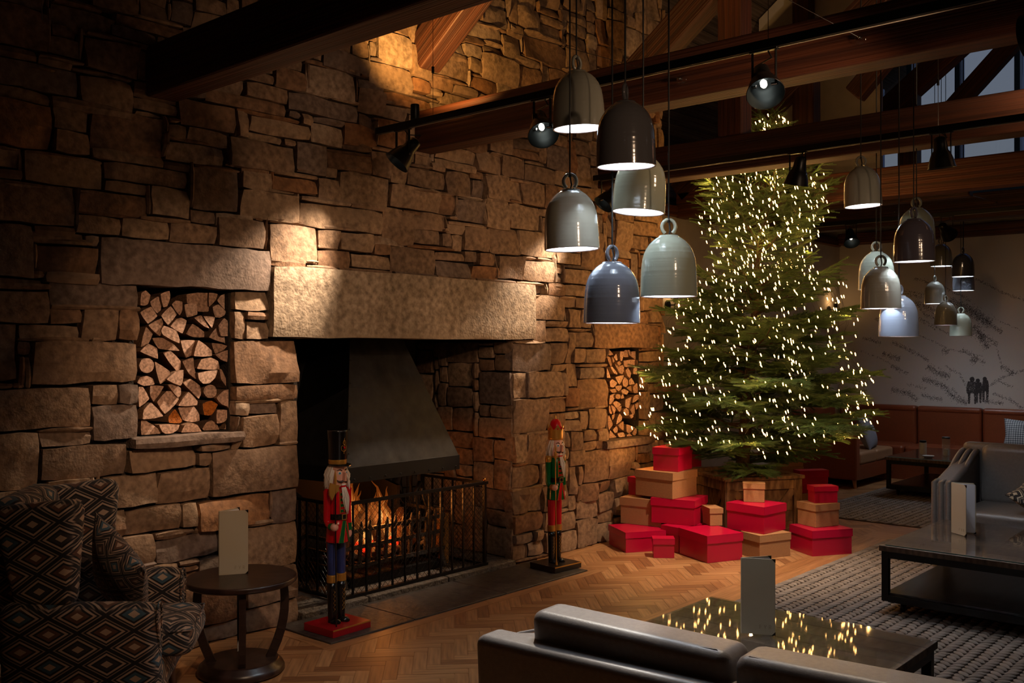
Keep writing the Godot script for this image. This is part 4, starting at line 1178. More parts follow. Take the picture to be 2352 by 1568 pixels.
# ---------------------------------------------------------------- nutcrackers
func nutcracker(at: Vector3, turn: float, label: String, hat: String, coat: Material, trim: Material, legs: Material, basem: Material, cuff: Material) -> void:
	var gold := mat(sr(196, 142, 62), 0.28, 0.5)
	var black := mat(sr(18, 15, 14), 0.16)
	var skin := mat(sr(226, 168, 148), 0.35)
	var hairm := mat(sr(222, 212, 202), 0.7)
	var redm := mat(sr(196, 16, 24), 0.22)
	var white := mat(sr(236, 232, 226), 0.3)
	var o := thing("nutcracker", label, "nutcracker", at, turn, "wooden nutcracker soldiers at the fireplace")
	var base := part("base", MB.new().rbox(Vector3(0, 0.024, 0), Vector3(0.31, 0.048, 0.28), 0.003), basem, o)
	part("stripe", MB.new().box(Vector3(0, 0.044, 0.141), Vector3(0.31, 0.009, 0.002)), gold, base)
	for s in [-1.0, 1.0]:
		var x: float = 0.037 * s
		var boot := part("boot", MB.new().lathe([Vector2(0.0, 0.30), Vector2(0.03, 0.30), Vector2(0.03, 0.26), Vector2(0.025, 0.05), Vector2(0.025, 0.046), Vector2(0, 0.046)], 18), black, o, Vector3(x, 0, -0.01))
		part("foot", MB.new().lathe(ellipse(0.03, 0.022), 16, Vector3(0, 0.055, 0.03), Basis.from_scale(Vector3(1, 1, 1.5))), black, boot)
		var lace := MB.new()
		for k in 5:
			var y := 0.12 + k * 0.027
			for d in [-1.0, 1.0]:
				lace.tube([Vector3(-0.011 * d, y, 0.0275), Vector3(0.0, y + 0.0135, 0.0295), Vector3(0.011 * d, y + 0.027, 0.0282)], 0.0013, 4)
		part("lacing", lace, gold, boot)
		part("boot_cuff", MB.new().lathe([Vector2(0.0, 0.35), Vector2(0.033, 0.349), Vector2(0.034, 0.345), Vector2(0.034, 0.302), Vector2(0.03, 0.3)], 18, Vector3.ZERO), gold, boot)
		part("trouser_leg", MB.new().lathe([Vector2(0.031, 0.57), Vector2(0.031, 0.45), Vector2(0.029, 0.35)], 18), legs, o, Vector3(x, 0, -0.01))
	part("skirt", MB.new().lathe([Vector2(0.058, 0.69), Vector2(0.068, 0.66), Vector2(0.074, 0.56), Vector2(0.07, 0.555), Vector2(0.0, 0.555)], 28), coat, o)
	part("torso", MB.new().lathe([Vector2(0.0, 0.905), Vector2(0.04, 0.903), Vector2(0.058, 0.885), Vector2(0.063, 0.82), Vector2(0.058, 0.70), Vector2(0.056, 0.69)], 28), coat, o)
	part("tail", MB.new().rbox(Vector3(0, 0.55, -0.055), Vector3(0.08, 0.12, 0.02), 0.006), coat, o)
	var belt := part("belt", MB.new().lathe([Vector2(0.056, 0.735), Vector2(0.0625, 0.733), Vector2(0.0635, 0.70), Vector2(0.056, 0.697)], 28), black, o)
	var buckle := MB.new()
	for s in [-1.0, 1.0]:
		buckle.box(Vector3(0.017 * s, 0.716, 0.065), Vector3(0.004, 0.036, 0.004))
		buckle.box(Vector3(0, 0.716 + 0.016 * s, 0.065), Vector3(0.036, 0.004, 0.004))
	part("buckle", buckle, gold, belt)
	# coat front: bands and buttons
	for k in 4:
		var y := 0.755 + k * 0.035
		var band := part("coat_band", MB.new().rbox(Vector3(0, y, 0.061), Vector3(0.05, 0.016, 0.008), 0.002), trim, o)
		part("band_edge", MB.new().box(Vector3(0, y + 0.009, 0.0615), Vector3(0.05, 0.0022, 0.008)).box(Vector3(0, y - 0.009, 0.0615), Vector3(0.05, 0.0022, 0.008)), gold, band)
		part("button", MB.new().lathe(ellipse(0.006, 0.006), 10, Vector3(0, y, 0.066)), redm if hat == "top" else gold, band)
	part("piping", MB.new().bar(Vector3(-0.028, 0.74, 0.0585), Vector3(-0.028, 0.89, 0.054), 0.005, 0.006, Vector3.BACK).bar(Vector3(0.028, 0.74, 0.0585), Vector3(0.028, 0.89, 0.054), 0.005, 0.006, Vector3.BACK), gold, o)
	var sash := part("sash", MB.new().prism([Vector3(-0.012, 0.692, 0.064), Vector3(0.012, 0.692, 0.064), Vector3(-0.018, 0.556, 0.0745), Vector3(-0.046, 0.556, 0.066)], Vector3(0, 0, 0.003)).prism([Vector3(0.0, 0.692, 0.064), Vector3(0.014, 0.692, 0.063), Vector3(0.05, 0.556, 0.058), Vector3(0.03, 0.556, 0.07)], Vector3(0, 0, 0.003)), trim, o)
	part("sash_edge", MB.new().bar(Vector3(-0.014, 0.692, 0.0665), Vector3(-0.048, 0.556, 0.067), 0.003, 0.003, Vector3.BACK).bar(Vector3(0.012, 0.69, 0.0665), Vector3(-0.016, 0.556, 0.0775), 0.003, 0.003, Vector3.BACK), gold, sash)
	# arms: one hangs, one holds the staff
	var arm := part("arm", MB.new().tube([Vector3(-0.082, 0.895, 0), Vector3(-0.085, 0.88, 0), Vector3(-0.086, 0.78, 0.0), Vector3(-0.086, 0.7, 0.0), Vector3(-0.08, 0.672, 0.012), Vector3(-0.088, 0.665, 0.035), Vector3(-0.09, 0.664, 0.055)], [0.015, 0.024, 0.022, 0.022, 0.023, 0.019, 0.018], 14), coat, o)
	part("cuff", MB.new().tube([Vector3(-0.0885, 0.6645, 0.038), Vector3(-0.09, 0.664, 0.062)], 0.0225, 14), cuff, arm)
	var hand := part("hand", MB.new().lathe(ellipse(0.026, 0.025), 16, Vector3(-0.09, 0.664, 0.076)), skin, arm)
	part("thumb", MB.new().tube([Vector3(-0.074, 0.67, 0.072), Vector3(-0.068, 0.682, 0.084), Vector3(-0.076, 0.688, 0.096)], [0.008, 0.0075, 0.006], 8), skin, hand)
	var arm2 := part("arm", MB.new().tube([Vector3(0.082, 0.895, 0), Vector3(0.085, 0.88, 0), Vector3(0.087, 0.78, 0.0), Vector3(0.087, 0.66, 0.006)], [0.015, 0.024, 0.021, 0.019], 14), coat, o)
	part("cuff", MB.new().tube([Vector3(0.087, 0.662, 0.006), Vector3(0.087, 0.617, 0.01)], 0.0215, 14), cuff, arm2)
	part("hand", MB.new().lathe(ellipse(0.017, 0.028), 14, Vector3(0.087, 0.597, 0.012)), skin, arm2)
	# head
	var head := part("head", MB.new().lathe([Vector2(0.0, 1.045), Vector2(0.05, 1.042), Vector2(0.056, 1.03), Vector2(0.057, 0.95), Vector2(0.055, 0.915), Vector2(0.05, 0.9), Vector2(0, 0.9)], 28), skin, o)
	part("nose", MB.new().prism([Vector3(-0.009, 0.948, 0.05), Vector3(0.009, 0.948, 0.05), Vector3(0.005, 1.0, 0.054), Vector3(-0.005, 1.0, 0.054)], Vector3(0, -0.006, 0.028)), skin, head)
	for s in [-1.0, 1.0]:
		var e := part("eye", MB.new().lathe([Vector2(0.0001, 0.004), Vector2(0.008, 0.003), Vector2(0.0125, 0.0)], 16, Vector3.ZERO, Basis()), white, head, Vector3(0.026 * s, 0.992, 0.0515), Basis(Vector3.UP, 0.45 * s) * Basis(Vector3.RIGHT, PI / 2))
		part("iris", MB.new().lathe([Vector2(0.0001, 0.0055), Vector2(0.005, 0.0048), Vector2(0.007, 0.003)], 14), mat(sr(70, 140, 190), 0.15), e)
		part("brow", MB.new().tube([Vector3(0.012 * s, 1.008, 0.0565), Vector3(0.027 * s, 1.015, 0.053), Vector3(0.043 * s, 1.008, 0.042)], [0.003, 0.0035, 0.0015], 6), black, head)
		part("moustache", MB.new().tube([Vector3(0.003 * s, 0.944, 0.06), Vector3(0.018 * s, 0.936, 0.06), Vector3(0.034 * s, 0.94, 0.05), Vector3(0.046 * s, 0.953, 0.037)], [0.005, 0.009, 0.006, 0.001], 8), mat(sr(52, 30, 20), 0.3), head)
	part("teeth", MB.new().rbox(Vector3(0, 0.919, 0.056), Vector3(0.032, 0.012, 0.01), 0.002), white, head)
	part("jaw", MB.new().rbox(Vector3(0, 0.906, 0.055), Vector3(0.038, 0.014, 0.012), 0.003), redm, head)
	# hair and beard
	var hb := MB.new()
	for k in 150:
		var a := rng.randf_range(1.15, TAU - 1.15)
		var y := rng.randf_range(0.98, 1.035)
		var dir := Vector3(sin(a), 0, cos(a))
		var fall := rng.randf_range(0.07, 0.13)
		hb.tube([dir * 0.054 + Vector3(0, y, 0), dir * rng.randf_range(0.066, 0.082) + Vector3(0, y - fall * 0.45, 0), dir * rng.randf_range(0.062, 0.088) + Vector3(0, maxf(0.875, y - fall), 0)], [0.007, 0.006, 0.0012], 4)
	part("hair", hb, hairm, o)
	var bb := MB.new()
	for k in 46:
		var x := rng.randf_range(-0.015, 0.015)
		var z := 0.064 + rng.randf() * 0.01
		var l := rng.randf_range(0.1, 0.17)
		bb.tube([Vector3(x, 0.902, 0.06), Vector3(x * 1.5, 0.902 - l * 0.5, z + 0.012), Vector3(x * 0.7 + 0.012, 0.902 - l, z + 0.008)], [0.004, 0.0045, 0.0012], 4)
	part("beard", bb, hairm, o)
	var st := part("staff", MB.new().tube([Vector3(-0.09, 0.049, 0.094), Vector3(-0.09, 0.93 if hat == "top" else 0.9, 0.084)], 0.0045, 8), black if hat == "top" else gold, o)
	if hat == "top":
		part("axe_blade", MB.new().prism([Vector3(-0.09, 0.93, 0.09), Vector3(-0.094, 0.875, 0.09), Vector3(-0.119, 0.835, 0.09), Vector3(-0.138, 0.87, 0.09), Vector3(-0.14, 0.91, 0.09), Vector3(-0.129, 0.945, 0.09)], Vector3(0, 0, -0.01)).prism([Vector3(-0.09, 0.93, 0.09), Vector3(-0.09, 0.875, 0.09), Vector3(-0.066, 0.89, 0.09), Vector3(-0.062, 0.925, 0.09)], Vector3(0, 0, -0.01)), gold, st)
		part("spear_tip", MB.new().lathe([Vector2(0.0005, 0.065), Vector2(0.007, 0.03), Vector2(0.009, 0.0), Vector2(0.005, -0.03)], 10, Vector3(-0.09, 0.955, 0.085)), gold, st)
		var h := part("hat", MB.new().lathe([Vector2(0.0, 1.262), Vector2(0.06, 1.262), Vector2(0.065, 1.258), Vector2(0.065, 1.25), Vector2(0.056, 1.05), Vector2(0.056, 1.04), Vector2(0, 1.04)], 32), black, o)
		part("hat_band", MB.new().lathe([Vector2(0.0565, 1.075), Vector2(0.0585, 1.074), Vector2(0.0575, 1.046), Vector2(0.0555, 1.045)], 32), gold, h)
		part("brim", MB.new().lathe([Vector2(0.05, 1.05), Vector2(0.066, 1.048), Vector2(0.072, 1.043), Vector2(0.066, 1.036), Vector2(0.04, 1.035)], 32, Vector3(0, 0, 0.016), Basis.from_scale(Vector3(0.96, 1, 1.22))), black, h)
		var em := MB.new()
		for s in [-1.0, 1.0]:
			em.tube([Vector3(0, 1.125, 0.0615), Vector3(0.016 * s, 1.135, 0.06), Vector3(0.021 * s, 1.155, 0.0595), Vector3(0.012 * s, 1.168, 0.0635), Vector3(0.007 * s, 1.158, 0.0645)], 0.0018, 5)
			em.tube([Vector3(0, 1.165, 0.065), Vector3(0.01 * s, 1.18, 0.065), Vector3(0.006 * s, 1.192, 0.066), Vector3(0, 1.2, 0.067)], 0.0018, 5)
		em.tube([Vector3(0, 1.112, 0.061), Vector3(0, 1.212, 0.067)], [0.002, 0.001], 5)
		part("emblem", em, gold, h)
		part("jewel", MB.new().lathe(ellipse(0.006, 0.008), 10, Vector3(0, 1.152, 0.0655)), redm, h)
	else:
		part("finial", MB.new().lathe([Vector2(0.0005, 1.005), Vector2(0.006, 0.985), Vector2(0.009, 0.965), Vector2(0.004, 0.955), Vector2(0.012, 0.94), Vector2(0.012, 0.925), Vector2(0.005, 0.912), Vector2(0.009, 0.9), Vector2(0.004, 0.885)], 12, Vector3(-0.09, 0, 0.085)), gold, st)
		part("ferrule", MB.new().lathe([Vector2(0.005, 0.08), Vector2(0.009, 0.07), Vector2(0.01, 0.05), Vector2(0, 0.049)], 12, Vector3(-0.09, 0, 0.094)), gold, st)
		var h := part("crown", MB.new().lathe([Vector2(0.05, 1.035), Vector2(0.063, 1.037), Vector2(0.063, 1.055), Vector2(0.06, 1.058), Vector2(0.062, 1.12)], 32), gold, o)
		for k in 6:
			var a := TAU * k / 6.0 + PI / 6.0
			var d := Vector3(sin(a), 0, cos(a))
			var s := Vector3(cos(a), 0, -sin(a))
			part("crown_point", MB.new().prism([d * 0.061 + s * 0.032 + Vector3(0, 1.115, 0), d * 0.061 - s * 0.032 + Vector3(0, 1.115, 0), d * 0.066 + Vector3(0, 1.16, 0)], -d * 0.004), gold, h)
			part("crown_jewel", MB.new().lathe(ellipse(0.006, 0.006), 8, d * 0.064 + Vector3(0, 1.125, 0)), redm, h)
		part("cap", MB.new().lathe([Vector2(0.0, 1.205), Vector2(0.022, 1.2), Vector2(0.04, 1.18), Vector2(0.052, 1.14), Vector2(0.055, 1.1)], 28), redm, h)
		part("tip", MB.new().lathe([Vector2(0.0005, 1.232), Vector2(0.005, 1.225), Vector2(0.006, 1.212), Vector2(0.009, 1.2)], 10), gold, h)
		for s in [-1.0, 1.0]:
			part("epaulette", MB.new().lathe([Vector2(0.0, 0.914), Vector2(0.022, 0.91), Vector2(0.0275, 0.89), Vector2(0.026, 0.862), Vector2(0.02, 0.86)], 14, Vector3(0.084 * s, 0, 0)), gold, o)
		part("collar", MB.new().lathe([Vector2(0.05, 0.915), Vector2(0.053, 0.91), Vector2(0.05, 0.893)], 24), gold, o)
func ellipse(rx: float, ry: float) -> Array:
	var p := []
	for k in 9: p.append(Vector2(maxf(0.0001, rx * sin(PI * k / 8.0)), ry * cos(PI * k / 8.0)))
	return p

func build_nutcrackers() -> void:
	var red := mat(sr(198, 14, 26), 0.2)
	var green := mat(sr(10, 92, 44), 0.22)
	var blue := mat(sr(44, 54, 104), 0.25)
	var gold := mat(sr(180, 124, 58), 0.3, 0.4)
	var c1 := (on_height(717, 1450) + on_height(833, 1445)) * 0.5
	nutcracker(Vector3(c1.x, 0.011, c1.z), 0.04, "wooden nutcracker soldier in a red coat and tall black hat with an axe", "top", red, green, blue, mat(sr(150, 14, 22), 0.3), green)
	var c2 := (on_height(1230, 1308) + on_height(1322, 1305)) * 0.5
	nutcracker(Vector3(c2.x, 0.011, c2.z), -0.08, "wooden nutcracker king in a green coat and gold crown with a sceptre", "crown", green, red, mat(sr(190, 14, 30), 0.25), mat(sr(26, 20, 17), 0.3), gold)

# ---------------------------------------------------------------- Christmas tree
const TREE := Vector3(8.5, 0.0, -4.57)
func tree_axis(y: float) -> Vector3:
	var s := clampf((y - 0.4) / 3.75, 0.0, 1.0)
	return TREE + Vector3(0.21 * s, y, 0.23 * s)
func tree_radius(y: float) -> float:
	var k := [[0.7, 0.45], [0.77, 0.58], [0.89, 0.92], [1.02, 1.2], [1.15, 1.26], [1.36, 1.2], [1.57, 1.15], [1.69, 1.0], [1.86, 0.9], [2.03, 0.95], [2.2, 0.88], [2.37, 0.8], [2.54, 0.56], [2.67, 0.42], [2.83, 0.56], [3.04, 0.63], [3.26, 0.61], [3.47, 0.52], [3.7, 0.35], [4.0, 0.13], [4.2, 0.03]]
	for i in k.size() - 1:
		if y <= k[i + 1][0]: return lerpf(k[i][1], k[i + 1][1], clampf((y - k[i][0]) / (k[i + 1][0] - k[i][0]), 0, 1))
	return 0.03

func build_tree() -> void:
	var bark := textured(sr(96, 66, 44), M.stone_tex, M.stone_bump, 6.0, 0.9, 0.6)
	var o := thing("christmas_tree", "tall dense spruce Christmas tree standing in a wooden crate planter", "tree", TREE + Vector3(0, 0.4, 0))
	var off := -(TREE + Vector3(0, 0.4, 0))
	var tr := []
	var rd := []
	for k in 13:
		var y := 0.4 + 3.75 * k / 12.0
		tr.append(tree_axis(y) + off + Vector3(noise.get_noise_1d(y * 9), 0, noise.get_noise_1d(y * 9 + 70)) * 0.02)
		rd.append(lerpf(0.07, 0.006, k / 12.0))
	part("trunk", MB.new().tube(tr, rd, 10), bark, o)
	# sprig: a short twig set with needles
	var sp := MB.new()
	var L := 0.085
	sp.tube([Vector3.ZERO, Vector3(0, L, 0)], [0.0022, 0.0012], 3, false)
	for k in 72:
		var s := (k + 0.5) / 72.0
		var a := k * 2.39996
		var d := (Vector3(cos(a), 0.95, sin(a) * 0.85)).normalized()
		if sin(a) < -0.5: d = (d + Vector3(0, 0.6, 0.3)).normalized()
		var p := Vector3(0, L * s, 0)
		var e := p + d * rng.randf_range(0.014, 0.02)
		var w := d.cross(Vector3(sin(a), 0.2, cos(a))).normalized() * 0.0016
		var n := d.cross(w).normalized()
		var f := sp.V.size()
		sp.vert(p - w, n); sp.vert(p + w, n); sp.vert(e, n)
		sp.tri_i(f, f + 1, f + 2)
	var sprig := sp.mesh()
	var needles := mat(Color(1, 1, 1), 0.55)
	needles.vertex_color_use_as_albedo = true
	var xf := []
	var along := func(a: Vector3, b: Vector3, dens: float) -> void:
		var l := a.distance_to(b)
		var n := maxi(1, int(l / 0.05 * dens))
		var d := (b - a).normalized()
		for i in n:
			var p := a.lerp(b, (i + rng.randf() * 0.6) / n)
			var dd := (d + Vector3(rng.randfn(0, 0.07), rng.randfn(0, 0.06), rng.randfn(0, 0.07))).normalized()
			var s := dd.cross(Vector3.UP).normalized()
			if s.length() < 0.1: s = Vector3.RIGHT
			var up := s.cross(dd)
			xf.append(Transform3D(Basis(s, dd, up) * rng.randf_range(0.85, 1.35), p))
	var nb := 118
	for k in nb:
		var v := (k + 0.5) / nb
		var y0 := lerpf(0.62, 3.98, pow(v, 0.92))
		var az := k * 2.39996 + rng.randf_range(-0.2, 0.2)
		var out := Vector3(cos(az), 0, sin(az))
		var rise := lerpf(0.10, 0.55, v) + rng.randf_range(-0.1, 0.14)
		var r := tree_radius(minf(4.1, y0 + tree_radius(y0) * rise * 0.7)) * rng.randf_range(0.86, 1.1) * (1.18 if k % 7 == 0 else 1.0)
		if y0 < 0.85: r = maxf(r, 0.75)
		var a0 := tree_axis(y0)
		# keep clear of the plaster wall
		if out.z < -0.1: r = minf(r, (a0.z + 5.8) / -out.z)
		if out.z < -0.1 and a0.x + out.x * r < 8.45 and y0 > 0.0: r = minf(r, maxf((a0.z + 5.18) / -out.z, 0.1) if out.x < 0 else r)
		if r < 0.08: r = 0.08
		var path := []
		var rad := []
		for i in 7:
			var s := i / 6.0
			var sag := -0.16 * r * s * s if v < 0.4 else 0.05 * r * s * s
			path.append(a0 + out * r * s + Vector3(0, r * rise * s + sag + 0.10 * r * s * s * s, 0) + Vector3(noise.get_noise_2d(k * 9.0, s * 5), noise.get_noise_2d(k * 9.0, s * 5 + 40), noise.get_noise_2d(k * 9.0, s * 5 + 90)) * 0.06 * s)
			rad.append(lerpf(0.014 * (1.2 - v * 0.6), 0.003, s))
		var loc := []
		for p in path: loc.append(p + off)
		part("branch", MB.new().tube(loc, rad, 5, false), bark, o)
		# side twigs, longest in the middle of the branch
		var side := out.cross(Vector3.UP)
		var n := int(r / 0.05) + 2
		for i in n:
			var s := lerpf(0.16, 1.0, (i + rng.randf() * 0.5) / n)
			var f := minf(s * 6.0, 5.999)
			var p: Vector3 = (path[int(f)] as Vector3).lerp(path[int(f) + 1], f - int(f))
			for sg in [-1.0, 1.0]:
				var len_: float = r * (0.42 - 0.3 * s) * rng.randf_range(0.6, 1.15) + 0.05
				var dir: Vector3 = (out * 0.85 + side * sg * rng.randf_range(0.7, 1.1) + Vector3(0, rng.randf_range(-0.22, 0.2) + rise * 0.5, 0)).normalized()
				var tip: Vector3 = p + dir * len_ + Vector3(0, -0.05 * len_, 0)
				if tip.z < -5.83 or (tip.z < -5.2 and tip.x < 8.4): continue
				along.call(p, tip, 1.0)
				if len_ > 0.2:
					for u in [0.35, 0.65]:
						for s2 in [-1.0, 1.0]:
							var q: Vector3 = p.lerp(tip, u)
							var t2: Vector3 = q + (dir + dir.cross(Vector3.UP) * s2 * 0.9 + Vector3(0, rng.randf_range(-0.2, 0.1), 0)).normalized() * len_ * 0.42
							if t2.z > -5.83 and not (t2.z < -5.2 and t2.x < 8.4): along.call(q, t2, 1.0)
		for i in 6: along.call(path[i], path[i + 1], 1.5)
	# leader
	along.call(tree_axis(3.85), tree_axis(4.15) + Vector3(0, 0.03, 0), 3.0)
	for k in 9:
		var y := 3.75 + k * 0.045
		var az := k * 2.4
		along.call(tree_axis(y), tree_axis(y) + Vector3(cos(az) * 0.13, 0.09, sin(az) * 0.13) * (1.0 - k * 0.07), 1.3)
	var mm := MultiMesh.new()
	mm.transform_format = MultiMesh.TRANSFORM_3D
	mm.use_colors = true
	mm.mesh = sprig
	mm.instance_count = xf.size()
	for i in xf.size():
		var t: Transform3D = xf[i]
		t.origin += off
		mm.set_instance_transform(i, t)
		var g := rng.randf_range(0.75, 1.25)
		mm.set_instance_color(i, Color(0.06 * g + rng.randf() * 0.025, 0.125 * g, 0.03 * g))
	print("sprigs ", xf.size())
	var fo := MultiMeshInstance3D.new()
	fo.multimesh = mm
	fo.material_override = needles
	fo.name = "foliage"
	o.add_child(fo)
	stuff(fo)

	# strings of lights hung from the top
	var li := thing("fairy_lights", "many strings of warm white fairy lights hung all over the Christmas tree", "fairy lights", TREE + Vector3(0, 0.4, 0))
	var lamp := glowing(Color(1.0, 0.74, 0.42), 24.0)
	var wirem := mat(sr(20, 26, 16), 0.6)
	var bulb := MB.new().lathe([Vector2(0.0003, -0.019), Vector2(0.003, -0.013), Vector2(0.0044, -0.003), Vector2(0.004, 0.008), Vector2(0.0028, 0.013), Vector2(0.0003, 0.014)], 7).mesh()
	var cap := MB.new().lathe([Vector2(0.0003, 0.026), Vector2(0.004, 0.025), Vector2(0.005, 0.012), Vector2(0.0003, 0.011)], 6).mesh()
	var spots := []
	var toward := 2.65                                            # azimuth of the side that faces the room
	for k in 44:
		# spread evenly across the face of the tree; a few strings go round the back
		var az := toward + asin(clampf(-0.99 + 1.98 * (k + 0.5) / 34.0, -1, 1)) if k < 34 else toward + PI + (k - 38.5) * 0.28
		az += rng.randf_range(-0.05, 0.05)
		var path := []
		var y := 4.05 if k % 3 == 0 else 3.55
		var next := rng.randf() * 0.1
		var stop := rng.randf_range(0.82, 1.05)
		var deep := rng.randf_range(0.72, 1.0)
		while y > stop:
			var out := Vector3(cos(az), 0, sin(az))
			var r := tree_radius(y) * clampf(deep + 0.16 * sin(y * 8.0 + k * 2.1) + 0.04, 0.55, 0.92) + 0.01
			var p := tree_axis(y) + out * r
			if p.z < -5.84: p.z = -5.84
			if p.z < -5.2 and p.x < 8.4: p.z = -5.2
			path.append(p + off)
			if next <= 0.0:
				next = rng.randf_range(0.06, 0.15)
				spots.append(p + off + Vector3(rng.randfn(0, 0.045), -0.02 + rng.randfn(0, 0.025), rng.randfn(0, 0.045)))
			var step := 0.04
			y -= step
			next -= step
			az += rng.randfn(0.0, 0.035)
		part("wire", MB.new().tube(path, 0.0013, 3, false), wirem, li)
	# the row of loose lights dropping from the tip
	var a := deg_to_rad(YAW)
	var eye := Vector3(0, EYE, 0) - li.position
	var order := []
	for p in spots:
		var ax := tree_axis((p + li.position).y) + off
		var face := Vector3(p.x - ax.x, 0, p.z - ax.z).normalized().dot((eye - p).normalized())
		order.append([face, p])
	order.sort_custom(func(p, q): return p[0] > q[0])
	var lean := Basis(Vector3(sin(a), 0, cos(a)).cross(Vector3.UP), 0.32)
	var rest := MB.new()
	var caps := MB.new()
	for i in order.size():
		var p: Vector3 = order[i][1]
		var b := lean * Basis.from_euler(Vector3(rng.randfn(0, 0.14), rng.randf() * TAU, rng.randfn(0, 0.14)))
		if i < 300:
			var q := part("bulb", bulb, lamp, li, p, b)
			part("cap", cap, wirem, q)
		else:
			rest.lathe([Vector2(0.0003, -0.019), Vector2(0.0035, -0.012), Vector2(0.0044, -0.002), Vector2(0.0036, 0.01), Vector2(0.0003, 0.014)], 6, p, b)
	stuff(part("bulb_strings", rest, lamp, li))
	print("bulbs ", order.size())
	for y in [0.95, 1.5, 2.1, 2.7, 3.3]:
		for s in [-0.9, 0.0, 0.9]:
			var az: float = 2.65 + s
			var p: Vector3 = tree_axis(y) + Vector3(cos(az), 0, sin(az)) * (tree_radius(y) + 0.10) + off
			omni(li, p, 0.10, Color(1.0, 0.74, 0.42), 0.012)

	# planter
	var yaw := -0.546
	var wood := []
	for c in [sr(172, 130, 92), sr(160, 120, 84), sr(182, 140, 100)]:
		var m := mat(c, 0.7)
		m.albedo_texture = M.grain
		m.uv1_triplanar = true
		m.uv1_scale = Vector3(1.2, 3.0, 1.2)
		wood.append(m)
	var pl := thing("tree_planter", "square wooden crate planter with diagonal braces under the tree", "planter", TREE + Vector3(0.015, 0, 0.01), yaw)
	var S := 0.4
	var H := 0.56
	for side in 4:
		var b := Basis(Vector3.UP, side * PI / 2)
		for k in 5:
			part("board", MB.new().box(Vector3(0, 0.06 + 0.1 * k + 0.05, S - 0.03), Vector3(S * 2 - 0.06, 0.097, 0.018)), wood[k % 3], pl, Vector3.ZERO, b)
		for s in [-1.0, 1.0]:
			part("stile", MB.new().rbox(Vector3(s * (S - 0.045), H * 0.5, S - 0.008), Vector3(0.085, H, 0.03), 0.004), wood[1], pl, Vector3.ZERO, b)
		part("rail", MB.new().rbox(Vector3(0, H - 0.05, S - 0.012), Vector3(S * 2 - 0.17, 0.09, 0.024), 0.004), wood[2], pl, Vector3.ZERO, b)
		part("rail", MB.new().rbox(Vector3(0, 0.05, S - 0.012), Vector3(S * 2 - 0.17, 0.09, 0.024), 0.004), wood[2], pl, Vector3.ZERO, b)
		part("brace", MB.new().bar(Vector3(-S + 0.09, H - 0.1, S - 0.013), Vector3(0.0, 0.1, S - 0.013), 0.07, 0.02, Vector3.BACK).bar(Vector3(S - 0.09, H - 0.1, S - 0.013), Vector3(0.0, 0.1, S - 0.013), 0.07, 0.02, Vector3.BACK), wood[0], pl, Vector3.ZERO, b)
		part("cap_board", MB.new().prism([Vector3(-S - 0.02, H, S + 0.02), Vector3(S + 0.02, H, S + 0.02), Vector3(S - 0.06, H, S - 0.06), Vector3(-S + 0.06, H, S - 0.06)], Vector3(0, 0.03, 0)), wood[(side + 1) % 3], pl, Vector3.ZERO, b)
	part("bottom", MB.new().box(Vector3(0, 0.35, 0), Vector3(S * 2 - 0.08, 0.06, S * 2 - 0.08)), mat(sr(40, 32, 26), 0.95), pl)
	var stake := thing("stake", "pale round stake standing beside the trunk in the planter", "stake", Vector3(8.27, 0.38, -4.55))
	part("post", MB.new().lathe([Vector2(0.0, 0.33), Vector2(0.03, 0.328), Vector2(0.033, 0.32), Vector2(0.033, 0.0), Vector2(0, 0)], 14), mat(sr(170, 160, 140), 0.8), stake)
	var wedges := [[8.42, -4.42, 0.2], [8.56, -4.38, 0.24], [8.62, -4.47, 0.22]]
	for k in 3:
		var w: Array = wedges[k]
		var lg := thing("wedge_log", ["split log wedged against the trunk beside the pale stake", "split log wedged at the foot of the trunk", "split log wedged behind the trunk foot"][k], "log", Vector3(w[0], 0.38, w[1]), k * 0.7, "logs wedging the tree trunk")
		part("wood", MB.new().prism([Vector3(-0.045, 0, 0.03), Vector3(0.045, 0, 0.04), Vector3(0.03, 0, -0.03), Vector3(-0.03, 0, -0.04)], Vector3(0.01, w[2], 0)), wood[k], lg)

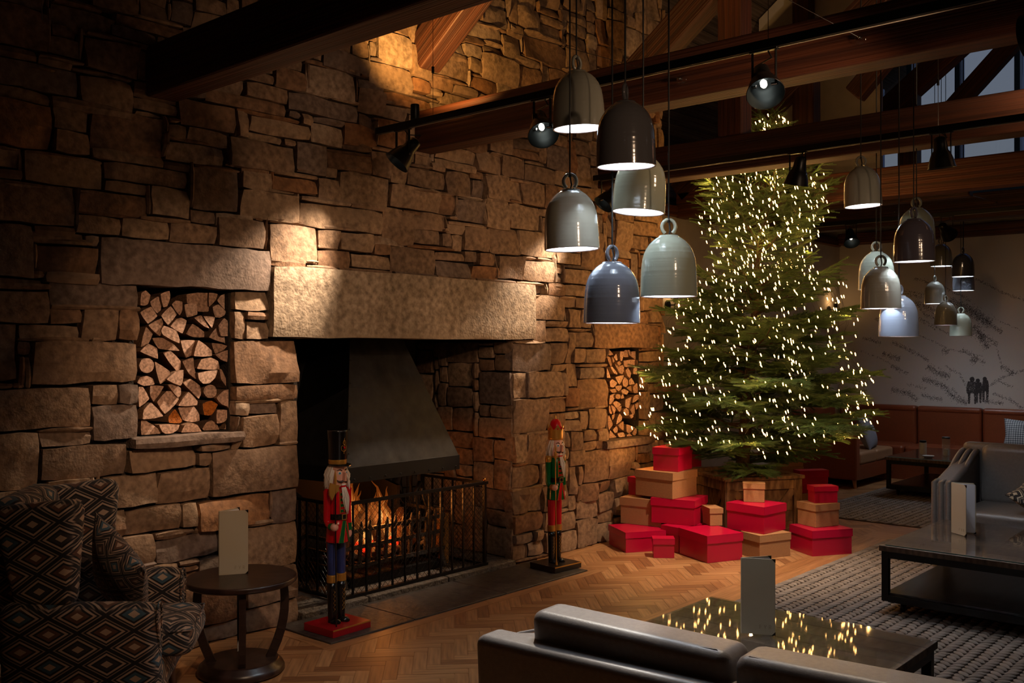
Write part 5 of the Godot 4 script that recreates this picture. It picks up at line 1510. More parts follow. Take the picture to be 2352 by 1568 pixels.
# ---------------------------------------------------------------- pendants and track lights
const SHADE := 0.26        # width of a pendant
const PENDANTS := [        # x of the middle, y of the rim, width in the photograph, glaze, label
	[1330, 295, 121, "olive", "dark olive ceramic bell pendant, the highest of the cluster above the leather sofa", 0.06, 0.9],
	[1438, 382, 137, "charcoal", "charcoal ceramic bell pendant hanging above the leather sofa", 0.05, 1.35],
	[1466, 487, 122, "moss", "mossy grey ceramic bell pendant half behind the charcoal one above the sofa", -0.07, 0.2],
	[1314, 572, 127, "stone", "stone grey ceramic bell pendant hanging before the fireplace lintel", 0.03, 0.05],
	[1405, 741, 130, "blue", "blue grey ceramic bell pendant, the lowest of the cluster above the leather sofa", -0.01, 0.75],
	[1536, 680, 130, "sage", "pale sage ceramic bell pendant hanging in front of the lit tree", 0.0, 0.15],
	[1983, 473, 84, "stone", "stone grey ceramic bell pendant, the highest above the glass-topped coffee table", 0.05, 0.1],
	[2105, 566, 82, "moss", "mossy bell pendant half hidden behind a plum coloured one", 0.0, 0.1],
	[2100, 600, 91, "plum", "dark plum ceramic bell pendant with a wide glowing mouth", 0.02, 1.0],
	[2013, 664, 80, "sage", "sage bell pendant half hidden behind a grey olive one", 0.0, 0.1],
	[2023, 708, 89, "stone_dark", "grey olive ceramic bell pendant hanging in front of the mural", 0.0, 0.15],
	[2064, 772, 87, "blue", "blue grey ceramic bell pendant, the lowest above the glass-topped coffee table", -0.01, 0.8],
	[2162, 611, 47, "olive", "small looking dark olive pendant, the highest near the mural", 0.0, 0.2],
	[2212, 635, 49, "black", "black ceramic bell pendant near the mural with a blue one under it", 0.0, 1.3],
	[2213, 667, 47.5, "blue", "blue grey pendant showing right below a black one near the mural", 0.0, 0.4],
	[2147, 697, 47, "stone_dark", "grey olive pendant hanging before the mural's hill crest", 0.0, 1.1],
	[2172, 746, 49, "olive", "dark olive pendant over the far coffee table by the mural", 0.0, 0.9],
	[2207, 771, 48, "sage", "sage pendant, the lowest over the far coffee table by the mural", 0.0, 0.1]]

func pendant_materials() -> void:
	var g := {"olive": sr(112, 110, 100), "charcoal": sr(74, 72, 74), "moss": sr(130, 132, 116), "stone": sr(146, 145, 134), "blue": sr(100, 105, 116), "sage": sr(158, 165, 150), "plum": sr(62, 58, 66), "stone_dark": sr(124, 122, 112), "black": sr(38, 37, 40)}
	for k in g:
		var m := mat(g[k], 0.13)
		m.metallic_specular = 0.5
		M["glaze_" + k] = m

func build_pendants() -> void:
	pendant_materials()
	var R := SHADE * 0.5
	var H := 0.275
	var rel := [[0.0, 1.0], [0.02, 1.0], [0.2, 0.99], [0.4, 0.975], [0.52, 0.955], [0.62, 0.925], [0.71, 0.875], [0.79, 0.80], [0.86, 0.70], [0.92, 0.58], [0.96, 0.47], [0.985, 0.38], [0.99, 0.36], [1.0, 0.355], [1.012, 0.34], [1.016, 0.0]]
	var outer := []
	var inner := []
	# outside of a hand-thrown pot: shallow turning rings follow the outline
	for k in rel.size() - 1:
		var n := maxi(1, int((rel[k + 1][0] - rel[k][0]) * H / 0.0035))
		for i in n:
			var t := float(i) / n
			var y: float = lerpf(rel[k][0], rel[k + 1][0], t)
			var ripple := 0.00035 * noise.get_noise_1d(y * 260.0) * (1.0 if y < 0.97 else 0.0)
			outer.append(Vector2(lerpf(rel[k][1], rel[k + 1][1], t) * R + ripple, y * H))
	outer.append(Vector2(0.0, 1.016 * H))
	for k in range(rel.size() - 4): inner.append(Vector2(rel[k][1] * R - 0.007, rel[k][0] * H + (0.0 if k else 0.0)))
	inner.append(Vector2(0.0, H * 0.96))
	var shade := MB.new().lathe(outer, 40).mesh()
	var lip := MB.new().lathe([Vector2(R - 0.0075, 0.002), Vector2(R - 0.006, -0.002), Vector2(R - 0.002, -0.003), Vector2(R, 0.0)], 40).mesh()
	var lining := MB.new().lathe(inner, 40, Vector3.ZERO, Basis(), true).mesh()
	var ring := MB.new()
	var pts := []
	for k in 15:
		var a := PI * (-0.32 + 1.64 * k / 14.0)
		pts.append(Vector3(cos(a) * 0.031, 0.040 + sin(a) * 0.034, 0))
	ring.tube(pts, 0.0085, 8)
	var ring_m := ring.mesh()
	var knot := MB.new().lathe([Vector2(0.001, 0.012), Vector2(0.008, 0.009), Vector2(0.01, 0), Vector2(0.007, -0.01), Vector2(0.001, -0.012)], 8).mesh()
	var white := mat(sr(222, 226, 228), 0.5)
	var bulb_m := glowing(Color(0.92, 0.96, 1.0), 3.0)
	var bulb := MB.new().lathe([Vector2(0.0005, -0.035), Vector2(0.02, -0.028), Vector2(0.03, -0.006), Vector2(0.026, 0.018), Vector2(0.014, 0.04), Vector2(0.013, 0.08)], 14).mesh()
	var lip_m := mat(sr(150, 130, 124), 0.3)
	var cordm := mat(sr(14, 13, 13), 0.7)
	for q in PENDANTS:
		var t: float = SHADE * FOCAL / float(q[2])
		var c := at_depth(q[0], q[1], t)
		var far: bool = q[2] < 60
		var g := "bell pendants near the mural wall" if far else ("bell pendants above the sofa" if q[2] > 100 else "bell pendants above the glass-topped table")
		var o := thing("pendant_lamp", q[4], "pendant lamp", c, atan2(-c.x, -c.z) + q[6], g)
		var tilt := Basis(Vector3.BACK, q[5])
		part("shade", shade, M["glaze_" + str(q[3])], o, Vector3.ZERO, tilt)
		part("lip", lip, lip_m, o, Vector3.ZERO, tilt)
		part("lining", lining, white, o, Vector3(0, 0.001, 0), tilt)
		part("bulb", bulb, bulb_m, o, tilt * Vector3(0, 0.13, 0), tilt)
		var rt: Vector3 = tilt * Vector3(0, H * 1.01, 0)
		part("ring", ring_m, M["glaze_" + str(q[3])], o, rt, tilt)
		var hook: Vector3 = tilt * Vector3(0, H * 1.01 + 0.071, 0)
		part("knot", knot, cordm, o, hook)
		var up := roof_y(c.z) - c.y
		part("cord", MB.new().tube([tilt * Vector3(0, H, 0), tilt * Vector3(0.006, H * 1.1, 0.004), hook, hook + Vector3(0, 0.3, 0), Vector3(hook.x, up, hook.z)], 0.0042, 6), cordm, o)
		omni(o, tilt * Vector3(0, 0.125, 0), 0.27 if not far else 0.15, Color(0.90, 0.95, 1.0), 0.025)

func track_head(px: float, py: float, x: float, aim: Vector3, label: String, energy: float, angle: float, color: Color, at = null) -> void:
	var c := on_x(px, py, x)
	if at != null: c = at
	c.y = 3.07
	c.x = x
	var o := thing("track_spotlight", label, "spotlight", c, 0.0, "black track spotlights")
	var d := (aim - c).normalized()
	var s := d.cross(Vector3.UP).normalized()
	var b := Basis(s, -d, s.cross(-d))          # local -y looks along the beam
	var bell := [Vector2(0.001, 0.15), Vector2(0.02, 0.148), Vector2(0.04, 0.135), Vector2(0.045, 0.09), Vector2(0.047, 0.055), Vector2(0.062, 0.035), Vector2(0.078, -0.01), Vector2(0.088, -0.055), Vector2(0.093, -0.062), Vector2(0.091, -0.064)]
	part("shell", MB.new().lathe(bell, 28), M.black, o, Vector3.ZERO, b)
	var dish := [Vector2(0.09, -0.063), Vector2(0.085, -0.05), Vector2(0.074, -0.01), Vector2(0.055, 0.03), Vector2(0.03, 0.045), Vector2(0.0, 0.046)]
	part("reflector", MB.new().lathe(dish, 28, Vector3.ZERO, Basis(), true), M.reflector, o, Vector3.ZERO, b)
	var on := energy > 0.0
	part("lamp", MB.new().lathe([Vector2(0.001, -0.004), Vector2(0.012, -0.001), Vector2(0.017, 0.01), Vector2(0.017, 0.03), Vector2(0.01, 0.045)], 16), M.lamp_on if on else M.lamp_off, o, Vector3.ZERO, b)
	for k in [-1.0, 1.0]:
		part("yoke", MB.new().bar(Vector3(0, 0.17, 0.062 * k), Vector3(0, 0.0, 0.062 * k), 0.018, 0.004, Vector3.BACK), M.black, o)
		part("pivot", MB.new().tube([Vector3(0, 0.005, 0.04 * k), Vector3(0, 0.005, 0.07 * k)], 0.009, 8), M.chrome, o)
	part("adapter", MB.new().rbox(Vector3(0, 0.183, 0), Vector3(0.034, 0.03, 0.15), 0.005), M.black, o)
	part("lead", MB.new().tube([Vector3(0, 0.17, 0.02), Vector3(0.02, 0.14, 0.03), b * Vector3(0.0, 0.19, 0.0), b * Vector3(0, 0.145, 0)], 0.004, 5), M.black, o)
	if on: spot(o, d * 0.07, d * 2.0, energy, angle, color, 0.06, 1.0)

func build_tracks() -> void:
	M.reflector = mat(sr(62, 70, 72), 0.35, 0.8)
	M.chrome = mat(sr(190, 190, 190), 0.2, 1.0)
	M.lamp_on = glowing(Color(1.0, 0.97, 0.92), 3.0)
	M.lamp_off = mat(sr(170, 175, 170), 0.2)
	var n := 0
	for q in [[1.9, -3.0, "added unseen lighting track carrying fill spotlights over the wing chair"], [4.37, -5.1, "black lighting track running above the leather sofa"], [6.85, -5.1, "black lighting track passing before the tree top"], [11.3, -5.6, "black lighting track nearest the mural wall"]]:  # first track is added out of view to hold fill heads
		var t := thing("lighting_track", q[2], "track", Vector3(q[0], 3.27, 0), 0.0, "black lighting tracks")
		part("rail", MB.new().rbox(Vector3(0, 0.0, (q[1] + 3.0) * 0.5), Vector3(0.04, 0.046, 3.0 - q[1]), 0.004), M.black, t)
		part("trim_strip", MB.new().box(Vector3(0, -0.0245, (q[1] + 3.0) * 0.5), Vector3(0.014, 0.003, 3.0 - q[1] - 0.1)), mat(sr(120, 110, 100), 0.5), t)
		for z in [-4.55, -2.2, 0.2]:
			part("hanger", MB.new().tube([Vector3(0, 0.02, z), Vector3(0, roof_y(z) - 3.2, z)], 0.002, 4), M.chrome, t)
			part("grip", MB.new().tube([Vector3(0, 0.3, z), Vector3(0, 0.34, z)], 0.009, 6), M.black, t)
	var warm := Color(1.0, 0.83, 0.67)
	var white := Color(1.0, 0.90, 0.78)
	track_head(925, 345, 4.37, on_z(628, 690), "black track spotlight leaning toward the long stone lintel", 9.0, 23.0, white)
	track_head(1245, 295, 4.37, Vector3(3.1, 0.8, -2.0), "lit track spotlight beside the highest olive pendant", 5.0, 30.0, Color(1.0, 0.95, 0.88))
	track_head(1755, 200, 4.37, Vector3(2.6, 0.5, -0.9), "lit track spotlight on the track above the leather sofa, over the tree top", 2.2, 30.0, white)
	track_head(1832, 400, 6.85, Vector3(7.2, 0.1, -4.0), "black track spotlight in front of the tree top", 11.0, 30.0, white)
	track_head(2162, 355, 6.85, Vector3(7.2, 0.4, -2.1), "black track spotlight with a pale green inside above the coffee table", 0.5, 36.0, white)
	track_head(1395, 455, 6.85, on_z(1212, 690), "black track spotlight half hidden behind a mossy pendant", 8.0, 20.0, white)
	track_head(1955, 550, 11.3, Vector3(9.6, 0.0, -3.4), "lit track spotlight against the white wall corner", 1.2, 30.0, white)
	track_head(2175, 530, 11.3, Vector3(13.9, 1.6, -3.2), "black track spotlight aimed at the mural", 0.3, 42.0, warm)
	# added heads out of view, put in to brighten walls, chair and pendants
	for q in [[4.37, -1.0, Vector3(4.9, 2.7, -5.27), 2.7, 36.0, "added unseen fill spotlight washing the stone above the lintel"], [4.37, 0.2, Vector3(6.8, 1.6, -5.27), 2.8, 26.0, "added unseen fill spotlight washing the stone right of the fireplace"], [1.9, -1.5, Vector3(3.0, 0.55, -5.0), 3.4, 20.0, "added unseen fill spotlight turned to the wing chair and side table"], [1.9, -0.8, Vector3(3.1, 1.7, -5.3), 6.0, 12.0, "added unseen fill spotlight turned to the near log niche"], [1.9, 1.0, Vector3(3.7, 2.45, -2.7), 4.0, 15.0, "added unseen fill spotlight turned to the pendants above the sofa"], [4.37, 1.4, Vector3(6.8, 2.3, -2.5), 3.0, 15.0, "added unseen fill spotlight turned to the pendants above the glass-topped table"], [6.85, -0.6, Vector3(11.2, 1.9, -5.9), 1.6, 18.0, "added unseen fill spotlight turned to the white wall"]]:
		track_head(0, 0, q[0], q[2], q[5], q[3], q[4], warm, Vector3(q[0], 3.07, q[1]))
	# uplighter can above the first track
	var sp := thing("uplight", "small black cylinder uplighter standing on the lighting track near the stone wall", "uplight", Vector3(4.37, 3.293, -4.72))
	part("can", MB.new().lathe([Vector2(0.024, 0.1), Vector2(0.028, 0.1), Vector2(0.03, 0.096), Vector2(0.03, 0.0), Vector2(0, 0.0)], 18), M.black, sp)
	part("lens", MB.new().lathe([Vector2(0.0005, 0.092), Vector2(0.024, 0.092)], 16), glowing(Color(1.0, 0.8, 0.5), 3.0), sp)
	spot(sp, Vector3(0, 0.104, 0), Vector3(0.6, 1.0, -0.1), 4.0, 58.0, Color(1.0, 0.76, 0.42), 0.02, 0.8)
	var sp2 := thing("uplight", "added unseen cylinder uplighter brightening the roof from the track that passes the tree top", "uplight", Vector3(6.85, 3.293, -1.1))  # second uplighter is added out of view to brighten the roof timbers
	part("can", MB.new().lathe([Vector2(0.024, 0.1), Vector2(0.028, 0.1), Vector2(0.03, 0.096), Vector2(0.03, 0.0), Vector2(0, 0.0)], 18), M.black, sp2)
	part("lens", MB.new().lathe([Vector2(0.0005, 0.092), Vector2(0.024, 0.092)], 16), glowing(Color(1.0, 0.85, 0.65), 3.0), sp2)
	spot(sp2, Vector3(0, 0.104, 0), Vector3(0.9, 1.0, -1.0), 3.2, 62.0, Color(1.0, 0.84, 0.66), 0.02, 0.9)
	# tension wires with round glass bosses on the beams
	var glass := mat(Color(0.1, 0.12, 0.12, 0.12), 0.06)
	glass.transparency = BaseMaterial3D.TRANSPARENCY_ALPHA
	var bosses := [[1565, 182, 1180, 75, 4.87, "tension wire ending in a round glass boss on the beam above the lintel"], [1977, 88, 1700, -60, 4.87, "tension wire ending in a round glass boss high on the beam over the sofa"], [2290, 465, 2222, 446, 11.63, "tension wire ending in a glass boss on the beam by the window"], [2057, 487, 1900, 470, 11.63, "tension wire ending in a glass boss behind the plum pendant"]]
	for q in bosses:
		var p := on_x(q[0], q[1], q[4])
		var o := thing("wire_boss", q[5], "wire", p, 0.0, "tension wires with glass bosses")
		part("boss", MB.new().lathe([Vector2(0.001, 0.022), Vector2(0.012, 0.02), Vector2(0.03, 0.01), Vector2(0.036, 0.0)], 18, Vector3.ZERO, Basis(Vector3.BACK, PI / 2)), glass, o)
		part("screw", MB.new().lathe([Vector2(0.001, 0.026), Vector2(0.008, 0.024), Vector2(0.009, 0.0)], 10, Vector3.ZERO, Basis(Vector3.BACK, PI / 2)), M.chrome, o)
		var far := on_x(q[2], q[3], q[4] - 0.45)
		part("wire", MB.new().tube([Vector3(-0.02, 0, 0), far - p], 0.002, 4), M.chrome, o)

# ---------------------------------------------------------------- furniture
func diamond_cloth(tile: Vector2, light: Color, tones: Array, dark: Color) -> StandardMaterial3D:
	var n := 512
	var im := Image.create(n, n, false, Image.FORMAT_RGB8)
	for y in n:
		for x in n:
			var u := 2.0 * x / n
			var v := 2.0 * y / n
			var best := 9.0
			var kind := 0
			for i in 5:
				for j in 5:
					if (i + j) % 2: continue
					var d := absf(u - i * 0.5) + absf(v - j * 0.5)
					if d < best:
						best = d
						kind = ((i % 4) / 2 + (j % 4) / 2 * 2 + (i % 2) * 3) % tones.size()
			var m := best / 0.5
			var c: Color = light if m < 0.22 else tones[kind] if m < 0.44 else dark if m < 0.57 else light if m < 0.70 else dark if m < 0.80 else light.lerp(dark, 0.25) if m < 0.88 else dark
			var wv := 0.92 + 0.08 * noise.get_noise_2d(x * 3.0, y * 3.0)
			im.set_pixel(x, y, Color(c.r * wv, c.g * wv, c.b * wv))
	var m := mat(Color.WHITE, 0.9)
	m.albedo_texture = ImageTexture.create_from_image(im)
	m.uv1_triplanar = true
	m.uv1_scale = Vector3(0.5 / tile.x, 0.5 / tile.y, 0.5 / tile.x)
	m.uv1_triplanar_sharpness = 8.0
	m.rim_enabled = true; m.rim = 0.15
	return m

func pillow(w: float, h: float, t: float) -> MB:      # soft square cushion in the xy plane, corners pulled out
	var b := MB.new()
	for s in [-1.0, 1.0]:
		b.grid(14, 14, func(u: float, v: float) -> Vector3:
			var x := u * 2.0 - 1.0
			var y := v * 2.0 - 1.0
			var e := (1.0 - pow(absf(x), 2.6)) * (1.0 - pow(absf(y), 2.6))
			var pinch := 1.0 - 0.07 * (1.0 - absf(x * y))
			return Vector3(x * w * 0.5 * (pinch + 0.05 * y * y * absf(x)), y * h * 0.5 * (pinch + 0.05 * x * x * absf(y)), s * t * 0.5 * pow(maxf(e, 0.0), 0.55)))
		for i in range(b.N.size() - 225, b.N.size()):
			if b.N[i].z * s < 0: b.N[i] = -b.N[i]
	b.I.clear()
	for f in [0, 225]:
		for i in 14:
			for j in 14:
				var q: int = f + i * 15 + j
				b.quad_i(q, q + 15, q + 16, q + 1)
	return b

func build_wing_chair() -> void:
	var cloth := diamond_cloth(Vector2(0.24, 0.15), sr(184, 154, 130), [sr(94, 60, 42), sr(58, 84, 98), sr(52, 44, 42), sr(104, 70, 50)], sr(26, 22, 24))
	M.cloth = cloth
	var wood := mat(sr(96, 54, 28), 0.4)
	var o := thing("wing_chair", "wing armchair in dark diamond patterned cloth beside the round side table", "armchair", Vector3(2.21, 0, -4.63), 0.90)
	var soft := func(b: MB, amp: float) -> MB:
		return b
	part("base", MB.new().rbox(Vector3(0, 0.26, 0.0), Vector3(0.62, 0.2, 0.66), 0.03, 2), cloth, o)
	var seat := part("seat_cushion", MB.new().rbox(Vector3(0, 0.405, 0.1), Vector3(0.5, 0.16, 0.74), 0.07, 3).warp(func(p): return p + Vector3(0, 0.03 * cos(p.x * 5.5) * cos((p.z - 0.07) * 3.5), 0)), cloth, o)
	part("piping", MB.new().tube([Vector3(-0.24, 0.46, 0.36), Vector3(-0.235, 0.465, 0.455), Vector3(0, 0.475, 0.472), Vector3(0.235, 0.465, 0.455), Vector3(0.24, 0.46, 0.36)], 0.006, 6), M.cloth, seat)
	for s in [-1.0, 1.0]:
		var arm := part("arm", MB.new().rbox(Vector3(0.31 * s, 0.405, 0.0), Vector3(0.14, 0.51, 0.68), 0.06, 3).warp(func(p): return Vector3(p.x + s * 0.045 * smoothstep(0.35, 0.62, p.y), p.y - 0.03 * smoothstep(0.1, 0.36, p.z) * smoothstep(0.4, 0.6, p.y), p.z)), cloth, o)
		var rim := []
		for k in 13:
			var a := PI * k / 12.0
			rim.append(Vector3(0.343 * s + cos(a) * 0.062, 0.565 + sin(a) * 0.064, 0.335))
		rim.push_front(Vector3(0.37 * s + 0.02, 0.2, 0.335)); rim.append(Vector3(0.37 * s - 0.1 * s - 0.02, 0.2, 0.335))
		part("piping", MB.new().tube(rim, 0.006, 6), cloth, arm)
		var wing := MB.new().rbox(Vector3.ZERO, Vector3(0.125, 0.48, 0.38), 0.06, 4).warp(func(p): return Vector3(p.x, p.y, p.z * (0.72 + 0.35 * smoothstep(-0.23, 0.2, p.y))))
		part("wing", wing, cloth, o, Vector3(0.325 * s, 0.86, -0.17), Basis(Vector3.UP, 0.18 * s) * Basis(Vector3.RIGHT, -0.1))
		part("leg", MB.new().tube([Vector3(0.27 * s, 0.17, 0.28), Vector3(0.275 * s, 0.0, 0.3)], [0.026, 0.016], 8), wood, o)
		part("leg", MB.new().tube([Vector3(0.27 * s, 0.17, -0.27), Vector3(0.28 * s, 0.0, -0.31)], [0.024, 0.016], 8), wood, o)
	part("backrest", MB.new().rbox(Vector3.ZERO, Vector3(0.6, 0.82, 0.19), 0.08, 3).warp(func(p): return p + Vector3(0, 0.03 * (1.0 - p.x * p.x * 12.0) * smoothstep(0.2, 0.4, p.y), 0)), cloth, o, Vector3(0, 0.69, -0.3), Basis(Vector3.RIGHT, -0.12))
	var cu := thing("patterned_cushion", "matching diamond patterned scatter cushion on the wing armchair seat", "cushion", Vector3(2.21, 0.49, -4.63) + Basis(Vector3.UP, 0.9) * Vector3(-0.04, 0.0, 0.1), 0.9)
	var cb := diamond_cloth(Vector2(0.14, 0.1), sr(176, 146, 126), [sr(96, 64, 46), sr(62, 92, 108), sr(40, 34, 34)], sr(24, 20, 22))
	part("cover", pillow(0.46, 0.44, 0.17), cb, cu, Vector3(0, 0.2, 0), Basis(Vector3.UP, 0.75) * Basis(Vector3.BACK, 0.5) * Basis(Vector3.RIGHT, -0.3))

func build_side_table() -> void:
	var dark := mat(sr(58, 38, 30), 0.32)
	dark.albedo_texture = M.grain
	var c := Vector3(3.03, 0, -4.68)
	var o := thing("side_table", "round dark wooden side table with four bowed legs beside the wing chair", "side table", c)
	part("table_top", MB.new().lathe([Vector2(0.0, 0.53), Vector2(0.294, 0.53), Vector2(0.302, 0.524), Vector2(0.302, 0.505), Vector2(0.29, 0.495), Vector2(0.0, 0.494)], 56), dark, o)
	for k in 4:
		var a := k * PI / 2 + 0.55
		var d := Vector3(cos(a), 0, sin(a))
		var pts := []
		for i in 9:
			var s := i / 8.0
			pts.append(d * (0.225 - 0.075 * pow(s, 2.0) + 0.02 * sin(PI * s)) + Vector3(0, lerpf(0.495, 0.06, s), 0))
		var b := MB.new()
		for i in 8:
			b.bar(pts[i], pts[i + 1] + (pts[i + 1] - pts[i]) * 0.06, 0.045, 0.036, d.cross(Vector3.UP))
		part("leg", b, dark, o)
	part("foot_plate", MB.new().lathe([Vector2(0.0, 0.075), Vector2(0.19, 0.075), Vector2(0.205, 0.07), Vector2(0.21, 0.055), Vector2(0.225, 0.05), Vector2(0.235, 0.03), Vector2(0.235, 0.012), Vector2(0.22, 0.0), Vector2(0, 0)], 48), dark, o)
	menu_card(on_height(503, 1321, 0.53), "cream folded menu card standing on the round side table", -0.53, 0.0, 0.75)

func menu_card(at: Vector3, label: String, yaw: float, front: float, rear: float) -> void:
	# stands on its two leaves; the spine is the local y axis, local +x runs along the front leaf before it is turned
	var o := thing("menu_card", label, "menu", at, yaw, "standing menu cards")
	var card := mat(sr(178, 162, 136), 0.75)
	var page := mat(sr(214, 208, 210), 0.8)
	var metal := mat(sr(40, 36, 32), 0.3, 0.8)
	var W := 0.156
	var H := 0.355
	for s in [1.0, -1.0]:                                      # front leaf shows its outside toward +z, rear leaf its inside
		var b := Basis(Vector3.UP, front if s > 0 else rear)
		var leaf := part("cover", MB.new().rbox(Vector3(W * 0.5, H * 0.5, 0.0025 * s), Vector3(W, H, 0.004), 0.0012), card, o, Vector3.ZERO, b)
		part("page", MB.new().box(Vector3(W * 0.5, H * 0.5, -0.0008 * s), Vector3(W - 0.012, H - 0.014, 0.0016)), page, leaf)
		for y in [0.0, H]:
			var t := 0.017 if y < 0.1 else -0.017
			part("corner_clip", MB.new().prism([Vector3(W + 0.001, y - t * 0.05, 0.0052 * s), Vector3(W + 0.001, y + t, 0.0052 * s), Vector3(W - 0.017, y - t * 0.05, 0.0052 * s)], Vector3(0, 0, -0.0072 * s)), metal, leaf)
		if s > 0:
			for k in 3:
				var t := TextMesh.new()
				t.text = "FYR"[k]
				var f := SystemFont.new()
				f.font_names = PackedStringArray(["Droid Sans"])
				t.font = f
				t.font_size = 30
				t.pixel_size = 0.0008
				t.depth = 0.0008
				part("letter", t, mat(sr(146, 130, 106), 0.75), leaf, Vector3(W - 0.068 + k * 0.022, 0.036, 0.0048))
		else:
			var lines := MB.new()
			for k in 22: lines.box(Vector3(W * 0.5, H - 0.05 - k * 0.0125, 0.0002), Vector3(rng.randf_range(0.05, 0.1), 0.0022, 0.0004))
			stuff(part("print", lines, mat(sr(120, 112, 112), 0.8), leaf))

func coffee_table(x0: float, x1: float, z0: float, z1: float, H: float, label: String) -> void:
	var c := Vector3((x0 + x1) * 0.5, 0.018, (z0 + z1) * 0.5)      # castors stand on a rug
	H -= 0.018
	var lx := x1 - x0
	var lz := z1 - z0
	var o := thing("coffee_table", label, "coffee table", c, 0.0, "steel framed coffee tables with glass tops")
	var tw := []
	for k in [sr(112, 90, 70), sr(94, 74, 58), sr(122, 100, 80), sr(102, 82, 64)]:
		var m := mat(k, 0.55)
		m.albedo_texture = M.grain
		m.uv1_scale = Vector3(1.6, 3.0, 1)
		tw.append(m)
	var n := 6
	for k in n:
		var x := -lx * 0.5 + lx * (k + 0.5) / n
		part("plank", MB.new().rbox(Vector3(x, H - 0.03, 0), Vector3(lx / n - 0.003, 0.036, lz), 0.003), tw[k % 4], o)
	var glass := mat(Color(0.02, 0.03, 0.03, 0.04), 0.03)
	glass.transparency = BaseMaterial3D.TRANSPARENCY_ALPHA
	part("glass_top", MB.new().rbox(Vector3(0, H - 0.006, 0), Vector3(lx - 0.03, 0.008, lz - 0.03), 0.0035, 2), glass, o)
	part("glass_edge", MB.new().bar(Vector3(-lx * 0.5 + 0.013, H - 0.007, -lz * 0.5 + 0.04), Vector3(-lx * 0.5 + 0.013, H - 0.007, lz * 0.5 - 0.04), 0.002, 0.006), mat(sr(70, 120, 116), 0.1), o)
	var steel := mat(sr(30, 29, 29), 0.45, 0.5)
	for sx in [-1.0, 1.0]:
		for sz in [-1.0, 1.0]:
			part("leg", MB.new().rbox(Vector3(sx * (lx * 0.5 - 0.035), (H - 0.05 + 0.08) * 0.5, sz * (lz * 0.5 - 0.035)), Vector3(0.045, H - 0.05 - 0.08, 0.045), 0.003), steel, o)
			var w := Vector3(sx * (lx * 0.5 - 0.12), 0.034, sz * (lz * 0.5 - 0.12))
			part("castor", MB.new().lathe([Vector2(0.0, 0.014), Vector2(0.026, 0.014), Vector2(0.033, 0.008), Vector2(0.033, -0.008), Vector2(0.026, -0.014), Vector2(0, -0.014)], 16, w, Basis(Vector3.RIGHT, PI / 2)).box(w + Vector3(0, 0.035, 0), Vector3(0.03, 0.03, 0.04)), M.black, o)
		part("top_rail", MB.new().box(Vector3(sx * (lx * 0.5 - 0.035), H - 0.07, 0), Vector3(0.045, 0.045, lz - 0.115)), steel, o)
		part("low_rail", MB.new().box(Vector3(sx * (lx * 0.5 - 0.035), 0.1, 0), Vector3(0.045, 0.045, lz - 0.115)), steel, o)
		part("end_rail", MB.new().box(Vector3(0, H - 0.07, sx * (lz * 0.5 - 0.035)), Vector3(lx - 0.115, 0.045, 0.045)), steel, o)
		part("end_rail", MB.new().box(Vector3(0, 0.1, sx * (lz * 0.5 - 0.035)), Vector3(lx - 0.115, 0.045, 0.045)), steel, o)
	var sm := mat(sr(58, 52, 50), 0.28)
	sm.albedo_texture = M.grain
	part("shelf", MB.new().rbox(Vector3(0, 0.128, 0), Vector3(lx - 0.07, 0.016, lz - 0.07), 0.003), sm, o)

